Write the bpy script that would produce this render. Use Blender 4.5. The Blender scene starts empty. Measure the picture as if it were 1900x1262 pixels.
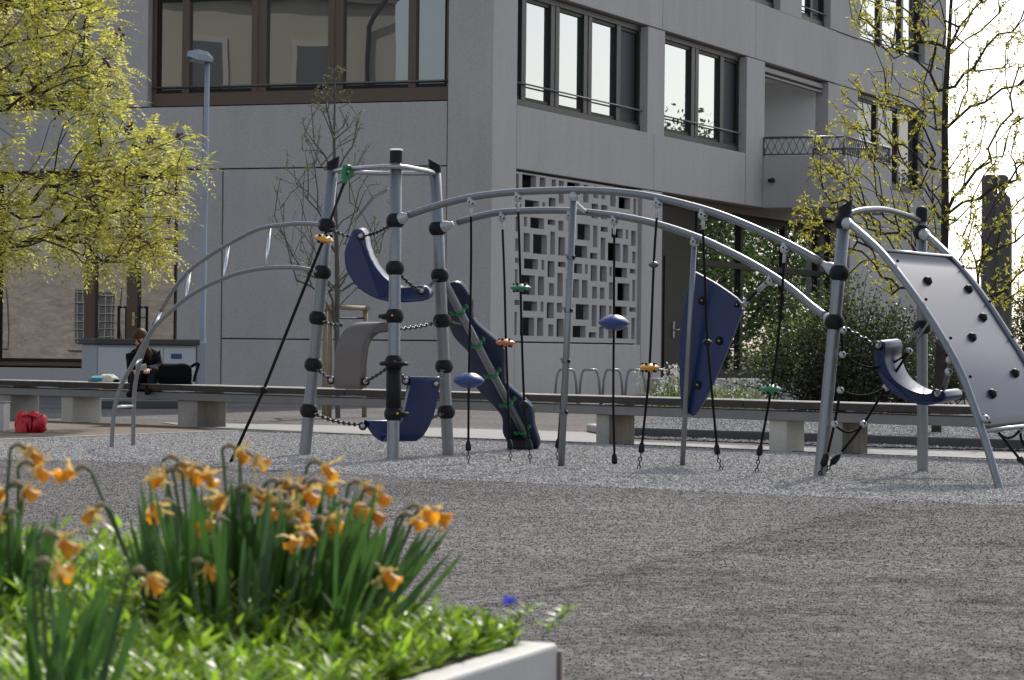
import bpy, math, random
import numpy as np
from mathutils import Vector, Matrix, Quaternion

random.seed(11)
rng = np.random.default_rng(11)
scene = bpy.context.scene
COL = scene.collection

# ---------------------------------------------------------------- camera, sky, sun, exposure
F_PX, CAM_H = 5600.0, 0.91                       # focal length for a 1900 px wide frame, eye height
PITCH, ROLL = 19.0 / F_PX, 0.011
cam_data = bpy.data.cameras.new('camera')
cam_data.sensor_fit = 'HORIZONTAL'
cam_data.sensor_width = 36.0
cam_data.lens = 36.0 * F_PX / 1900.0
cam_data.clip_start, cam_data.clip_end = 0.1, 3000.0
cam_data.dof.use_dof = True
cam_data.dof.focus_distance = 24.0
cam_data.dof.aperture_fstop = 15.0
cam = bpy.data.objects.new('camera', cam_data)
COL.objects.link(cam)
CAM_ROT = (Matrix.Rotation(math.pi / 2 + PITCH, 3, 'X') @ Matrix.Rotation(ROLL, 3, 'Z'))
cam.matrix_world = Matrix.Translation((0, 0, CAM_H)) @ CAM_ROT.to_4x4()
scene.camera = cam

SUN_EL, SUN_AZ = math.radians(40), math.radians(17)      # behind the school, a little to the right
world = bpy.data.worlds.new('World')
scene.world = world
world.use_nodes = True
wn = world.node_tree
sky = wn.nodes.new('ShaderNodeTexSky')
sky.sky_type = 'NISHITA'
sky.sun_disc = False
sky.sun_elevation, sky.sun_rotation = SUN_EL, SUN_AZ
sky.air_density, sky.dust_density, sky.ozone_density = 1.0, 1.7, 1.0
bg = wn.nodes['Background']
bg.inputs['Strength'].default_value = 0.15
hs = wn.nodes.new('ShaderNodeHueSaturation')               # thin high haze: the whole sky is paler than clear air
hs.inputs['Saturation'].default_value = 0.55
wn.links.new(sky.outputs['Color'], hs.inputs['Color'])
wn.links.new(hs.outputs['Color'], bg.inputs['Color'])

sun_data = bpy.data.lights.new('sun', 'SUN')
sun_data.energy = 2.7
sun_data.angle = math.radians(0.53)
sun_data.color = (1.0, 0.95, 0.87)
sun = bpy.data.objects.new('sun', sun_data)
COL.objects.link(sun)
TO_SUN = Vector((math.sin(SUN_AZ) * math.cos(SUN_EL), math.cos(SUN_AZ) * math.cos(SUN_EL), math.sin(SUN_EL)))
sun.rotation_euler = TO_SUN.to_track_quat('Z', 'Y').to_euler()
sun.location = (6, 40, 30)

vs = scene.view_settings
vs.view_transform, vs.look, vs.gamma, vs.use_curve_mapping = 'Standard', 'None', 1.0, False
vs.exposure = 0.55
scene.cycles.max_bounces = 6
scene.cycles.transparent_max_bounces = 6
scene.cycles.caustics_reflective = False
scene.cycles.caustics_refractive = False


# ---------------------------------------------------------------- measuring helpers
def ray(px, py):
    return CAM_ROT @ Vector(((px - 950) / F_PX, -(py - 631) / F_PX, -1.0))


def at(px, py, dist):
    """survey point: where a sight line reaches a given distance in front of the camera"""
    d = ray(px, py)
    return Vector((0, 0, CAM_H)) + d * (dist / d.y)


def gnd(px, py, z=0.0):
    d = ray(px, py)
    return Vector((0, 0, CAM_H)) + d * ((z - CAM_H) / d.z)


# ---------------------------------------------------------------- materials
MATS = {}


def mat(name, col, rough=0.6, metal=0.0, var=0.0, vscale=4.0, bump=0.0, bscale=60.0, spec=0.5,
        trans=0.0, island=0.0, detail=4.0, var2=0.0, v2scale=60.0, stretch=None, streak=0.0, each=0.0):
    m = bpy.data.materials.new(name)
    m.use_nodes = True
    nt = m.node_tree
    b = nt.nodes['Principled BSDF']
    b.inputs['Roughness'].default_value = rough
    b.inputs['Metallic'].default_value = metal
    b.inputs['Specular IOR Level'].default_value = spec
    geo = nt.nodes.new('ShaderNodeNewGeometry')
    pos = geo.outputs['Position']
    if stretch:
        mp = nt.nodes.new('ShaderNodeMapping')
        mp.inputs['Scale'].default_value = stretch
        nt.links.new(pos, mp.inputs['Vector'])
        pos = mp.outputs['Vector']
    out = None
    rgb = nt.nodes.new('ShaderNodeRGB')
    rgb.outputs[0].default_value = (*col, 1)
    out = rgb.outputs[0]

    def factor(val_socket, amount):
        nonlocal out
        mr = nt.nodes.new('ShaderNodeMapRange')
        mr.inputs['From Min'].default_value, mr.inputs['From Max'].default_value = 0.25, 0.75
        mr.inputs['To Min'].default_value, mr.inputs['To Max'].default_value = 1 - amount, 1 + amount
        nt.links.new(val_socket, mr.inputs['Value'])
        mx = nt.nodes.new('ShaderNodeVectorMath')
        mx.operation = 'SCALE'
        nt.links.new(out, mx.inputs[0])
        nt.links.new(mr.outputs[0], mx.inputs['Scale'])
        out = mx.outputs[0]
    for v, sc, dt in ((var, vscale, detail), (var2, v2scale, 2.0)):
        if v > 0:
            n = nt.nodes.new('ShaderNodeTexNoise')
            n.inputs['Scale'].default_value = sc
            n.inputs['Detail'].default_value = dt
            n.inputs['Roughness'].default_value = 0.6
            nt.links.new(pos, n.inputs['Vector'])
            factor(n.outputs['Fac'], v)
    if streak > 0:                                       # rain streaks: noise drawn out down the wall
        mp2 = nt.nodes.new('ShaderNodeMapping')
        mp2.inputs['Scale'].default_value = (2.6, 2.6, 0.16)
        nt.links.new(geo.outputs['Position'], mp2.inputs['Vector'])
        n = nt.nodes.new('ShaderNodeTexNoise')
        n.inputs['Scale'].default_value = 1.0
        n.inputs['Detail'].default_value = 6
        n.inputs['Roughness'].default_value = 0.65
        nt.links.new(mp2.outputs[0], n.inputs['Vector'])
        factor(n.outputs['Fac'], streak)
    if each > 0:                                         # castings differ a little in tone
        oi = nt.nodes.new('ShaderNodeObjectInfo')
        factor(oi.outputs['Random'], each)
    if island > 0:
        factor(geo.outputs['Random Per Island'], island)
    nt.links.new(out, b.inputs['Base Color'])
    if bump > 0:
        n = nt.nodes.new('ShaderNodeTexNoise')
        n.inputs['Scale'].default_value = bscale
        n.inputs['Detail'].default_value = 4
        nt.links.new(pos, n.inputs['Vector'])
        bp = nt.nodes.new('ShaderNodeBump')
        bp.inputs['Strength'].default_value = bump
        bp.inputs['Distance'].default_value = 0.01
        nt.links.new(n.outputs['Fac'], bp.inputs['Height'])
        nt.links.new(bp.outputs[0], b.inputs['Normal'])
    if trans > 0:
        tr = nt.nodes.new('ShaderNodeBsdfTranslucent')
        nt.links.new(out, tr.inputs['Color'])
        mx = nt.nodes.new('ShaderNodeMixShader')
        mx.inputs[0].default_value = trans
        nt.links.new(b.outputs[0], mx.inputs[1])
        nt.links.new(tr.outputs[0], mx.inputs[2])
        nt.links.new(mx.outputs[0], nt.nodes['Material Output'].inputs['Surface'])
    MATS[name] = m
    return m


def glass_mat(name, tint, refl, base_refl):
    """coated double glazing: dim room behind it, mirror-like skin that strengthens at a slant"""
    m = bpy.data.materials.new(name)
    m.use_nodes = True
    nt = m.node_tree
    b = nt.nodes['Principled BSDF']
    b.inputs['Base Color'].default_value = (*tint, 1)
    b.inputs['Roughness'].default_value = 0.5
    b.inputs['Specular IOR Level'].default_value = 0.0
    g = nt.nodes.new('ShaderNodeBsdfGlossy')
    g.inputs['Roughness'].default_value = 0.0
    g.inputs['Color'].default_value = (0.93, 0.95, 0.97, 1)
    lw = nt.nodes.new('ShaderNodeLayerWeight')
    lw.inputs['Blend'].default_value = 0.5
    mr = nt.nodes.new('ShaderNodeMapRange')
    mr.inputs['To Min'].default_value, mr.inputs['To Max'].default_value = base_refl, refl
    nt.links.new(lw.outputs['Facing'], mr.inputs['Value'])
    # float glass is never perfectly flat
    geo = nt.nodes.new('ShaderNodeNewGeometry')
    n = nt.nodes.new('ShaderNodeTexNoise')
    n.inputs['Scale'].default_value = 1.3
    n.inputs['Detail'].default_value = 0
    nt.links.new(geo.outputs['Position'], n.inputs['Vector'])
    bp = nt.nodes.new('ShaderNodeBump')
    bp.inputs['Strength'].default_value = 0.2
    bp.inputs['Distance'].default_value = 0.006
    nt.links.new(n.outputs['Fac'], bp.inputs['Height'])
    nt.links.new(bp.outputs[0], g.inputs['Normal'])
    mx = nt.nodes.new('ShaderNodeMixShader')
    nt.links.new(mr.outputs[0], mx.inputs[0])
    nt.links.new(b.outputs[0], mx.inputs[1])
    nt.links.new(g.outputs[0], mx.inputs[2])
    nt.links.new(mx.outputs[0], nt.nodes['Material Output'].inputs['Surface'])
    MATS[name] = m
    return m


mat('concrete', (0.415, 0.388, 0.366), 0.85, streak=0.06, each=0.035, var=0.06, vscale=0.7, var2=0.11, v2scale=26, bump=0.25, bscale=35, detail=7)
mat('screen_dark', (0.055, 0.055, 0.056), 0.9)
mat('concrete_pale', (0.41, 0.388, 0.37), 0.85, var=0.06, vscale=1.2, var2=0.05, v2scale=25, bump=0.2, bscale=40)
mat('concrete_stained', (0.17, 0.15, 0.12), 0.9, var=0.55, vscale=4.5, stretch=(1.6, 1.6, .35), bump=0.3, bscale=40)
mat('concrete_block', (0.33, 0.315, 0.285), 0.85, var=0.22, vscale=2.2, var2=0.08, v2scale=30, bump=0.3, bscale=40)
mat('concrete_warm', (0.50, 0.47, 0.41), 0.8, var=0.1, vscale=2.5, var2=0.05, v2scale=40, bump=0.15, bscale=40)
mat('planter', (0.45, 0.43, 0.405), 0.7, var=0.05, vscale=9, bump=0.1, bscale=80)
mat('white_render', (0.74, 0.74, 0.73), 0.8, var=0.03, vscale=1.0)
mat('dark_room', (0.03, 0.03, 0.032), 0.9)
mat('joint', (0.05, 0.05, 0.05), 0.9)
mat('bronze', (0.095, 0.058, 0.036), 0.45, metal=0.0, var=0.06, vscale=3)
mat('bronze_dark', (0.024, 0.019, 0.016), 0.55, spec=0.15)
mat('grey_frame', (0.11, 0.105, 0.10), 0.5)
mat('steel_rail', (0.16, 0.16, 0.16), 0.4, metal=0.6)
mat('rail_light', (0.42, 0.42, 0.42), 0.45, metal=0.6)
mat('galv', (0.205, 0.215, 0.228), 0.40, metal=0.6, var=0.07, vscale=22, var2=0.05, v2scale=90, bump=0.05, bscale=60)
mat('galv_bright', (0.34, 0.35, 0.36), 0.33, metal=0.85, var=0.08, vscale=30)
mat('beam_grey', (0.20, 0.20, 0.20), 0.5, metal=0.3, var=0.1, vscale=6)
mat('vent_panel', (0.03, 0.036, 0.04), 0.5, spec=0.12)
mat('window_frame', (0.040, 0.036, 0.033), 0.5, spec=0.25)
mat('galv_sheet', (0.026, 0.031, 0.052), 0.24, spec=0.14, metal=0.0, var=0.08, vscale=6, var2=0.04, v2scale=60)
mat('alu', (0.66, 0.67, 0.68), 0.3, metal=0.85)
mat('lamp_grey', (0.27, 0.30, 0.34), 0.45, metal=0.25, var=0.05, vscale=3)
mat('lamp_glass', (0.30, 0.30, 0.27), 0.2)
mat('rubber', (0.009, 0.009, 0.010), 0.55, spec=0.22, var=0.15, vscale=30, bump=0.08, bscale=120)
mat('rope', (0.011, 0.010, 0.010), 0.85, spec=0.15, bump=0.5, bscale=180)
mat('chain', (0.13, 0.13, 0.135), 0.4, metal=0.8)
mat('chain_dark', (0.035, 0.035, 0.037), 0.5, metal=0.3)
mat('blue_plastic', (0.007, 0.021, 0.088), 0.30, var=0.12, vscale=7, bump=0.05, bscale=90)
mat('blue_disc', (0.022, 0.046, 0.18), 0.35, var=0.12, vscale=16)
mat('beige_plastic', (0.125, 0.104, 0.092), 0.45, var=0.07, vscale=6, bump=0.04, bscale=90)
mat('navy_board', (0.014, 0.024, 0.068), 0.42, var=0.2, vscale=9)
mat('green_clip', (0.010, 0.17, 0.055), 0.4)
mat('green_disc', (0.03, 0.19, 0.085), 0.4, var=0.1, vscale=20)
mat('yellow_disc', (0.62, 0.30, 0.03), 0.4, var=0.12, vscale=20)
mat('orange_disc', (0.50, 0.17, 0.06), 0.4, var=0.12, vscale=20)
mat('white_node', (0.40, 0.405, 0.41), 0.35, metal=0.3, var=0.05, vscale=40)
mat('bleached_sunlit_wood', (0.36, 0.335, 0.305), 0.8, var=0.2, vscale=9, bump=0.3, bscale=50)
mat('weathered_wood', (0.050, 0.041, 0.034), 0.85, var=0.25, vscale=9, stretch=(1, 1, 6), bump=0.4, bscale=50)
mat('stake_wood', (0.27, 0.205, 0.13), 0.8, var=0.15, vscale=12, bump=0.2, bscale=60)
mat('sculpture_wood', (0.085, 0.078, 0.07), 0.85, var=0.3, vscale=5, stretch=(3, 3, 0.5), bump=0.5, bscale=30)
mat('bark', (0.045, 0.038, 0.032), 0.95, spec=0.1, var=0.3, vscale=12, bump=0.5, bscale=50)
mat('bark_grey', (0.10, 0.092, 0.082), 0.9, var=0.25, vscale=12, bump=0.4, bscale=60)
mat('leaf_yellow', (0.48, 0.465, 0.09), 0.55, trans=0.55, island=0.35)
mat('leaf_spring', (0.46, 0.43, 0.06), 0.55, trans=0.5, island=0.3)
mat('leaf_bud', (0.14, 0.17, 0.05), 0.6, trans=0.4, island=0.3)
mat('leaf_shrub', (0.042, 0.062, 0.022), 0.5, trans=0.35, island=0.5)
mat('leaf_shrub_sunlit', (0.14, 0.18, 0.045), 0.5, trans=0.4, island=0.4)
mat('leaf_green', (0.09, 0.15, 0.035), 0.5, trans=0.4, island=0.4)
mat('grass_pale', (0.17, 0.20, 0.08), 0.6, trans=0.35, island=0.4)
mat('flower_white', (0.62, 0.62, 0.55), 0.6, trans=0.3, island=0.15)
mat('cover_leaf', (0.24, 0.38, 0.03), 0.42, trans=0.45, island=0.5, spec=0.55)
mat('strap_leaf', (0.052, 0.118, 0.026), 0.36, trans=0.42, var=0.2, vscale=25, spec=0.5)
mat('stem_green', (0.065, 0.115, 0.035), 0.5, trans=0.2)
mat('petal', (0.76, 0.54, 0.17), 0.6, trans=0.45, var=0.25, vscale=90, each=0.12)
mat('trumpet', (0.78, 0.34, 0.02), 0.5, trans=0.42, var=0.2, vscale=90, each=0.15)
mat('sheath', (0.36, 0.27, 0.16), 0.7, trans=0.25, var=0.2, vscale=120)
mat('blue_petal', (0.09, 0.10, 0.62), 0.5, trans=0.3)
mat('seed_pod', (0.10, 0.035, 0.018), 0.7, island=0.4)
mat('soil', (0.045, 0.034, 0.025), 0.95, var=0.3, vscale=40, bump=0.8, bscale=60)
mat('kerb_dark', (0.075, 0.073, 0.07), 0.85, var=0.15, vscale=6, bump=0.3, bscale=40)
mat('kerb_pale', (0.42, 0.40, 0.37), 0.85, var=0.12, vscale=6, bump=0.3, bscale=40)
mat('path_pale', (0.27, 0.26, 0.245), 0.9, var=0.12, vscale=1.2, var2=0.12, v2scale=70, bump=0.4, bscale=120)
mat('brown_asphalt', (0.125, 0.088, 0.062), 0.9, var=0.16, vscale=1.6, var2=0.2, v2scale=90, bump=0.4, bscale=120)
mat('cabinet', (0.48, 0.485, 0.485), 0.6, var=0.04, vscale=3)
mat('cabinet_lid', (0.05, 0.048, 0.046), 0.7, var=0.1, vscale=4)
mat('cabinet_grey', (0.32, 0.34, 0.36), 0.6)
mat('blue_plate', (0.02, 0.045, 0.17), 0.4)
mat('brass', (0.50, 0.40, 0.22), 0.35, metal=0.8)
mat('red_nylon', (0.50, 0.010, 0.018), 0.5, var=0.2, vscale=25, bump=0.4, bscale=40)
mat('black_cloth', (0.007, 0.007, 0.008), 0.9, spec=0.08, var=0.2, vscale=30, bump=0.5, bscale=50)
mat('jeans', (0.020, 0.023, 0.032), 0.9, spec=0.1, var=0.25, vscale=40, bump=0.3, bscale=120)
mat('skin', (0.50, 0.30, 0.22), 0.55)
mat('hair', (0.075, 0.034, 0.016), 0.6, spec=0.2, var=0.35, vscale=60, stretch=(6, 6, 1))
mat('shoe', (0.012, 0.011, 0.010), 0.7, spec=0.15)
mat('paper', (0.72, 0.71, 0.68), 0.7)
mat('cloth_white', (0.60, 0.57, 0.50), 0.8, var=0.1, vscale=20, bump=0.4, bscale=30)
mat('cloth_blue', (0.03, 0.25, 0.42), 0.5, var=0.1, vscale=30)
mat('cloth_tan', (0.22, 0.15, 0.09), 0.8, var=0.2, vscale=30)
mat('house_render', (0.42, 0.385, 0.31), 0.85, var=0.06, vscale=0.6)
mat('house_base', (0.36, 0.31, 0.27), 0.85, var=0.3, vscale=2.2, var2=0.2, v2scale=6, stretch=(1, 1, 2.5))
mat('house_trim', (0.47, 0.445, 0.39), 0.8)
mat('house_pane', (0.10, 0.11, 0.115), 0.3)
mat('roof_tile', (0.19, 0.075, 0.045), 0.85, var=0.25, vscale=3)
glass_mat('glass_sky', (0.045, 0.05, 0.055), 0.62, 0.10)
glass_mat('glass_front', (0.050, 0.053, 0.050), 0.7, 0.10)
glass_mat('glass_dim', (0.022, 0.024, 0.026), 0.22, 0.06)
glass_mat('glass_entry', (0.035, 0.034, 0.032), 0.8, 0.22)
glass_mat('glass_door', (0.016, 0.018, 0.018), 0.85, 0.10)


# asphalt: pale worn binder with stone grain, a repair seam with a rougher darker lay beside it
def asphalt_mat(name='asphalt', grit=False):
    m = bpy.data.materials.new(name)
    m.use_nodes = True
    nt = m.node_tree
    N, L = nt.nodes, nt.links
    b = N['Principled BSDF']
    b.inputs['Roughness'].default_value = 0.95
    b.inputs['Specular IOR Level'].default_value = 0.12
    pos = N.new('ShaderNodeNewGeometry').outputs['Position']

    def noise(scale, detail=3.0, rough=0.6):
        n = N.new('ShaderNodeTexNoise')
        n.inputs['Scale'].default_value = scale
        n.inputs['Detail'].default_value = detail
        n.inputs['Roughness'].default_value = rough
        L.new(pos, n.inputs['Vector'])
        return n.outputs['Fac']

    def ramp(src, lo, hi, a, c):
        r = N.new('ShaderNodeMapRange')
        r.inputs['From Min'].default_value, r.inputs['From Max'].default_value = lo, hi
        r.inputs['To Min'].default_value, r.inputs['To Max'].default_value = a, c
        L.new(src, r.inputs['Value'])
        return r.outputs[0]

    def math_(op, a, c):
        q = N.new('ShaderNodeMath')
        q.operation = op
        for i, v in enumerate((a, c)):
            if isinstance(v, (int, float)):
                q.inputs[i].default_value = v
            else:
                L.new(v, q.inputs[i])
        return q.outputs[0]
    grain = ramp(noise(48, 4, 0.75), 0.3, 0.7, 0.3, 1.7)
    stones = ramp(noise(17, 4, 0.7), 0.35, 0.65, 0.5, 1.55)
    holes = ramp(noise(11, 6, 0.8), 0.36, 0.46, 0.62, 1.0)
    broad = ramp(noise(0.45, 6, 0.65), 0.3, 0.7, 0.78, 1.22)
    wear = ramp(noise(3.2, 7, 0.75), 0.3, 0.7, 0.76, 1.24)
    # repair seam: the line through two surveyed ground points
    a, c = gnd(1000, 1112), gnd(1660, 938)
    d = (c - a).normalized()
    nrm = Vector((d.y, -d.x, 0))                       # towards the nearer, rougher side
    dot = N.new('ShaderNodeVectorMath')
    dot.operation = 'DOT_PRODUCT'
    dot.inputs[1].default_value = nrm
    L.new(pos, dot.inputs[0])
    side = math_('SUBTRACT', dot.outputs['Value'], float(nrm.dot(a)))
    side = math_('ADD', side, ramp(noise(2.6, 7, 0.8), 0.3, 0.7, -0.16, 0.16))
    patch = ramp(side, 0.0, 0.035, 1.0, 0.88)
    edge_n = math_('ABSOLUTE', side, 0)
    edge = ramp(edge_n, 0.0, 0.055, 0.35, 1.0)
    pock = ramp(noise(0.9, 7, 0.8), 0.40, 0.50, 0.60, 1.0)
    inside = ramp(side, 0.0, 0.05, 0.0, 1.0)
    pk = math_('ADD', math_('MULTIPLY', inside, pock), math_('SUBTRACT', 1.0, inside))
    k = math_('MULTIPLY', grain, stones)
    if grit:                                             # each stone of the surface has its own tone
        k = ramp(N.new('ShaderNodeObjectInfo').outputs['Random'], 0.0, 1.0, 0.70, 1.50)
    for f in ((broad, wear, patch, edge, pk) if grit else (holes, broad, wear, patch, edge, pk)):
        k = math_('MULTIPLY', k, f)
    sc = N.new('ShaderNodeVectorMath')
    sc.operation = 'SCALE'
    sc.inputs[0].default_value = (0.128, 0.117, 0.112)
    L.new(k, sc.inputs['Scale'])
    L.new(sc.outputs[0], b.inputs['Base Color'])
    bp = N.new('ShaderNodeBump')
    bp.inputs['Strength'].default_value = 0.7
    bp.inputs['Distance'].default_value = 0.006
    L.new(noise(90, 3, 0.65), bp.inputs['Height'])
    L.new(bp.outputs[0], b.inputs['Normal'])
    MATS[name] = m


asphalt_mat()
asphalt_mat('grit', True)


def pebble_mat(name, lo, hi, tint):
    m = bpy.data.materials.new(name)
    m.use_nodes = True
    nt = m.node_tree
    b = nt.nodes['Principled BSDF']
    b.inputs['Roughness'].default_value = 0.8
    info = nt.nodes.new('ShaderNodeObjectInfo')
    cr = nt.nodes.new('ShaderNodeValToRGB')
    cr.color_ramp.elements[0].color = (lo * tint[0], lo * tint[1], lo * tint[2], 1)
    cr.color_ramp.elements[1].color = (hi * tint[0], hi * tint[1], hi * tint[2], 1)
    nt.links.new(info.outputs['Random'], cr.inputs[0])
    nt.links.new(cr.outputs[0], b.inputs['Base Color'])
    MATS[name] = m


pebble_mat('pebble', 0.20, 0.50, (1.0, 0.935, 0.875))
pebble_mat('pebble_tan', 0.14, 0.42, (1.0, 0.97, 0.92))
mat('gravel_fines', (0.19, 0.185, 0.18), 0.95, var=0.2, vscale=30, var2=0.3, v2scale=70, bump=0.6, bscale=60)


# ---------------------------------------------------------------- mesh builder
class MB:
    def __init__(self):
        self.v, self.f, self.s = [], [], []

    def add(self, verts, faces, smooth=False):
        o = len(self.v)
        self.v += [tuple(p) for p in verts]
        self.f += [tuple(i + o for i in fc) for fc in faces]
        self.s += [smooth] * len(faces)
        return self

    def hexa(self, p):                                   # 8 corners: bottom ring 0-3, top ring 4-7
        return self.add(p, [(3, 2, 1, 0), (4, 5, 6, 7), (0, 1, 5, 4), (1, 2, 6, 5), (2, 3, 7, 6), (3, 0, 4, 7)])

    def obox(self, o, ax, ay, az):
        """box spanned by three edge vectors from corner o"""
        o, ax, ay, az = Vector(o), Vector(ax), Vector(ay), Vector(az)
        p = [o, o + ax, o + ax + ay, o + ay]
        if ax.cross(ay).dot(az) < 0:
            p = [o, o + ay, o + ax + ay, o + ax]
        return self.hexa(p + [q + az for q in p])

    def cbox(self, o, ax, ay, az, c):
        """box with chamfered edges"""
        o, ax, ay, az = Vector(o), Vector(ax), Vector(ay), Vector(az)
        if ax.cross(ay).dot(az) < 0:
            o, ax = o + ax, -ax
        ux, uy, uz = ax.normalized() * c, ay.normalized() * c, az.normalized() * c
        V, idx = [], {}
        for i in (0, 1):
            for j in (0, 1):
                for k in (0, 1):
                    P = o + ax * i + ay * j + az * k
                    sx, sy, sz = (1 - 2 * i), (1 - 2 * j), (1 - 2 * k)
                    for a in range(3):                   # vertex on the face normal to axis a
                        q = P.copy()
                        if a != 0: q += ux * sx
                        if a != 1: q += uy * sy
                        if a != 2: q += uz * sz
                        idx[i, j, k, a] = len(V)
                        V.append(q)
        Fc = []
        for s in (0, 1):
            fs = [[idx[s, 0, 0, 0], idx[s, 0, 1, 0], idx[s, 1, 1, 0], idx[s, 1, 0, 0]],
                  [idx[0, s, 0, 1], idx[1, s, 0, 1], idx[1, s, 1, 1], idx[0, s, 1, 1]],
                  [idx[0, 0, s, 2], idx[0, 1, s, 2], idx[1, 1, s, 2], idx[1, 0, s, 2]]]
            if s == 0:
                fs = [f[::-1] for f in fs]
                fs[0] = [idx[0, 0, 0, 0], idx[0, 0, 1, 0], idx[0, 1, 1, 0], idx[0, 1, 0, 0]]
                fs[1] = [idx[0, 0, 0, 1], idx[1, 0, 0, 1], idx[1, 0, 1, 1], idx[0, 0, 1, 1]]
                fs[2] = [idx[0, 0, 0, 2], idx[0, 1, 0, 2], idx[1, 1, 0, 2], idx[1, 0, 0, 2]]
            Fc += fs
        for i in (0, 1):
            for j in (0, 1):
                Fc.append([idx[i, j, 0, 0], idx[i, j, 1, 0], idx[i, j, 1, 1], idx[i, j, 0, 1]])
                Fc.append([idx[i, 0, j, 0], idx[i, 1, j, 0], idx[i, 1, j, 2], idx[i, 0, j, 2]])
                Fc.append([idx[0, i, j, 1], idx[1, i, j, 1], idx[1, i, j, 2], idx[0, i, j, 2]])
        for i in (0, 1):
            for j in (0, 1):
                for k in (0, 1):
                    Fc.append([idx[i, j, k, 0], idx[i, j, k, 1], idx[i, j, k, 2]])
        # fix winding outward
        ctr = o + (ax + ay + az) * 0.5
        G = []
        for f in Fc:
            a, b, c2 = V[f[0]], V[f[1]], V[f[2]]
            n = (b - a).cross(c2 - a)
            m = sum((V[i] for i in f), Vector()) / len(f)
            G.append(f if n.dot(m - ctr) > 0 else f[::-1])
        return self.add(V, G)

    def tube(self, pts, r, n=10, caps=True, smooth=True):
        pts = [Vector(p) for p in pts]
        rs = [r] * len(pts) if isinstance(r, (int, float)) else list(r)
        V, Fc = [], []
        t0 = (pts[1] - pts[0]).normalized()
        up = Vector((0, 0, 1)) if abs(t0.z) < 0.9 else Vector((1, 0, 0))
        u = t0.cross(up).normalized()
        for i, p in enumerate(pts):
            if i == 0: t = pts[1] - pts[0]
            elif i == len(pts) - 1: t = pts[-1] - pts[-2]
            else: t = (pts[i + 1] - pts[i]).normalized() + (pts[i] - pts[i - 1]).normalized()
            t.normalize()
            u = (u - t * u.dot(t)).normalized()
            w = t.cross(u)
            for k in range(n):
                a = 2 * math.pi * k / n
                V.append(p + (u * math.cos(a) + w * math.sin(a)) * rs[i])
        for i in range(len(pts) - 1):
            for k in range(n):
                a, b = i * n + k, i * n + (k + 1) % n
                Fc.append((a, b, b + n, a + n))
        self.add(V, Fc, smooth)
        if caps:
            o = len(self.v) - len(V)
            self.f.append(tuple(o + k for k in range(n))[::-1]); self.s.append(False)
            e = o + (len(pts) - 1) * n
            self.f.append(tuple(e + k for k in range(n))); self.s.append(False)
        return self

    def lathe(self, o, axis, prof, n=16, smooth=True):
        """profile of (radius, height along axis) turned round the axis"""
        o, axis = Vector(o), Vector(axis).normalized()
        up = Vector((0, 0, 1)) if abs(axis.z) < 0.9 else Vector((1, 0, 0))
        u = axis.cross(up).normalized()
        w = axis.cross(u)
        V, Fc = [], []
        for r, h in prof:
            for k in range(n):
                a = 2 * math.pi * k / n
                V.append(o + axis * h + (u * math.cos(a) + w * math.sin(a)) * max(r, 1e-5))
        for i in range(len(prof) - 1):
            for k in range(n):
                a, b = i * n + k, i * n + (k + 1) % n
                Fc.append((a, b, b + n, a + n))
        return self.add(V, Fc, smooth)

    def ball(self, c, r, n=16, m=10, axis=(0, 0, 1), squash=1.0):
        prof = [(r * math.sin(math.pi * i / m), -r * squash * math.cos(math.pi * i / m)) for i in range(m + 1)]
        return self.lathe(c, axis, prof, n)

    def prism(self, poly, vec, smooth_side=False):
        """closed polygon (ordered points) pushed along vec"""
        poly = [Vector(p) for p in poly]
        vec = Vector(vec)
        n = len(poly)
        nrm = Vector()
        for i in range(n):
            a, b = poly[i], poly[(i + 1) % n]
            nrm += a.cross(b)
        if nrm.dot(vec) > 0:
            poly = poly[::-1]
        V = poly + [p + vec for p in poly]
        self.add(V, [tuple(range(n)), tuple(range(2 * n - 1, n - 1, -1))])
        o = len(self.v) - 2 * n
        for i in range(n):
            j = (i + 1) % n
            self.f.append((o + j, o + i, o + n + i, o + n + j)); self.s.append(smooth_side)
        return self

    def chain(self, pts, link=0.045, wire=0.006):
        """real chain links strung along a polyline"""
        pts = [Vector(p) for p in pts]
        seg = [(pts[i + 1] - pts[i]).length for i in range(len(pts) - 1)]
        total = sum(seg)
        n = max(2, int(total / (link * 0.72)))
        for k in range(n):
            d = total * (k + 0.5) / n
            i = 0
            while i < len(seg) - 1 and d > seg[i]:
                d -= seg[i]; i += 1
            t = (pts[i + 1] - pts[i]).normalized()
            c = pts[i] + t * d
            up = Vector((0, 0, 1)) if abs(t.z) < 0.9 else Vector((1, 0, 0))
            u = t.cross(up).normalized()
            if k % 2: u = t.cross(u)
            L2, W2 = link * 0.5 - wire, link * 0.30
            ring = []
            for a in range(8):
                ang = 2 * math.pi * a / 8
                ring.append(c + t * L2 * math.cos(ang) * 1.05 + u * W2 * math.sin(ang))
            nn = t.cross(u)
            V, Fc = [], []
            for a in range(8):
                out = (ring[a] - c).normalized()
                for q in range(4):
                    b = math.pi / 2 * q
                    V.append(ring[a] + out * wire * math.cos(b) + nn * wire * math.sin(b))
            for a in range(8):
                for q in range(4):
                    Fc.append((a * 4 + q, a * 4 + (q + 1) % 4, ((a + 1) % 8) * 4 + (q + 1) % 4, ((a + 1) % 8) * 4 + q))
            self.add(V, Fc, True)
        return self

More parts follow.
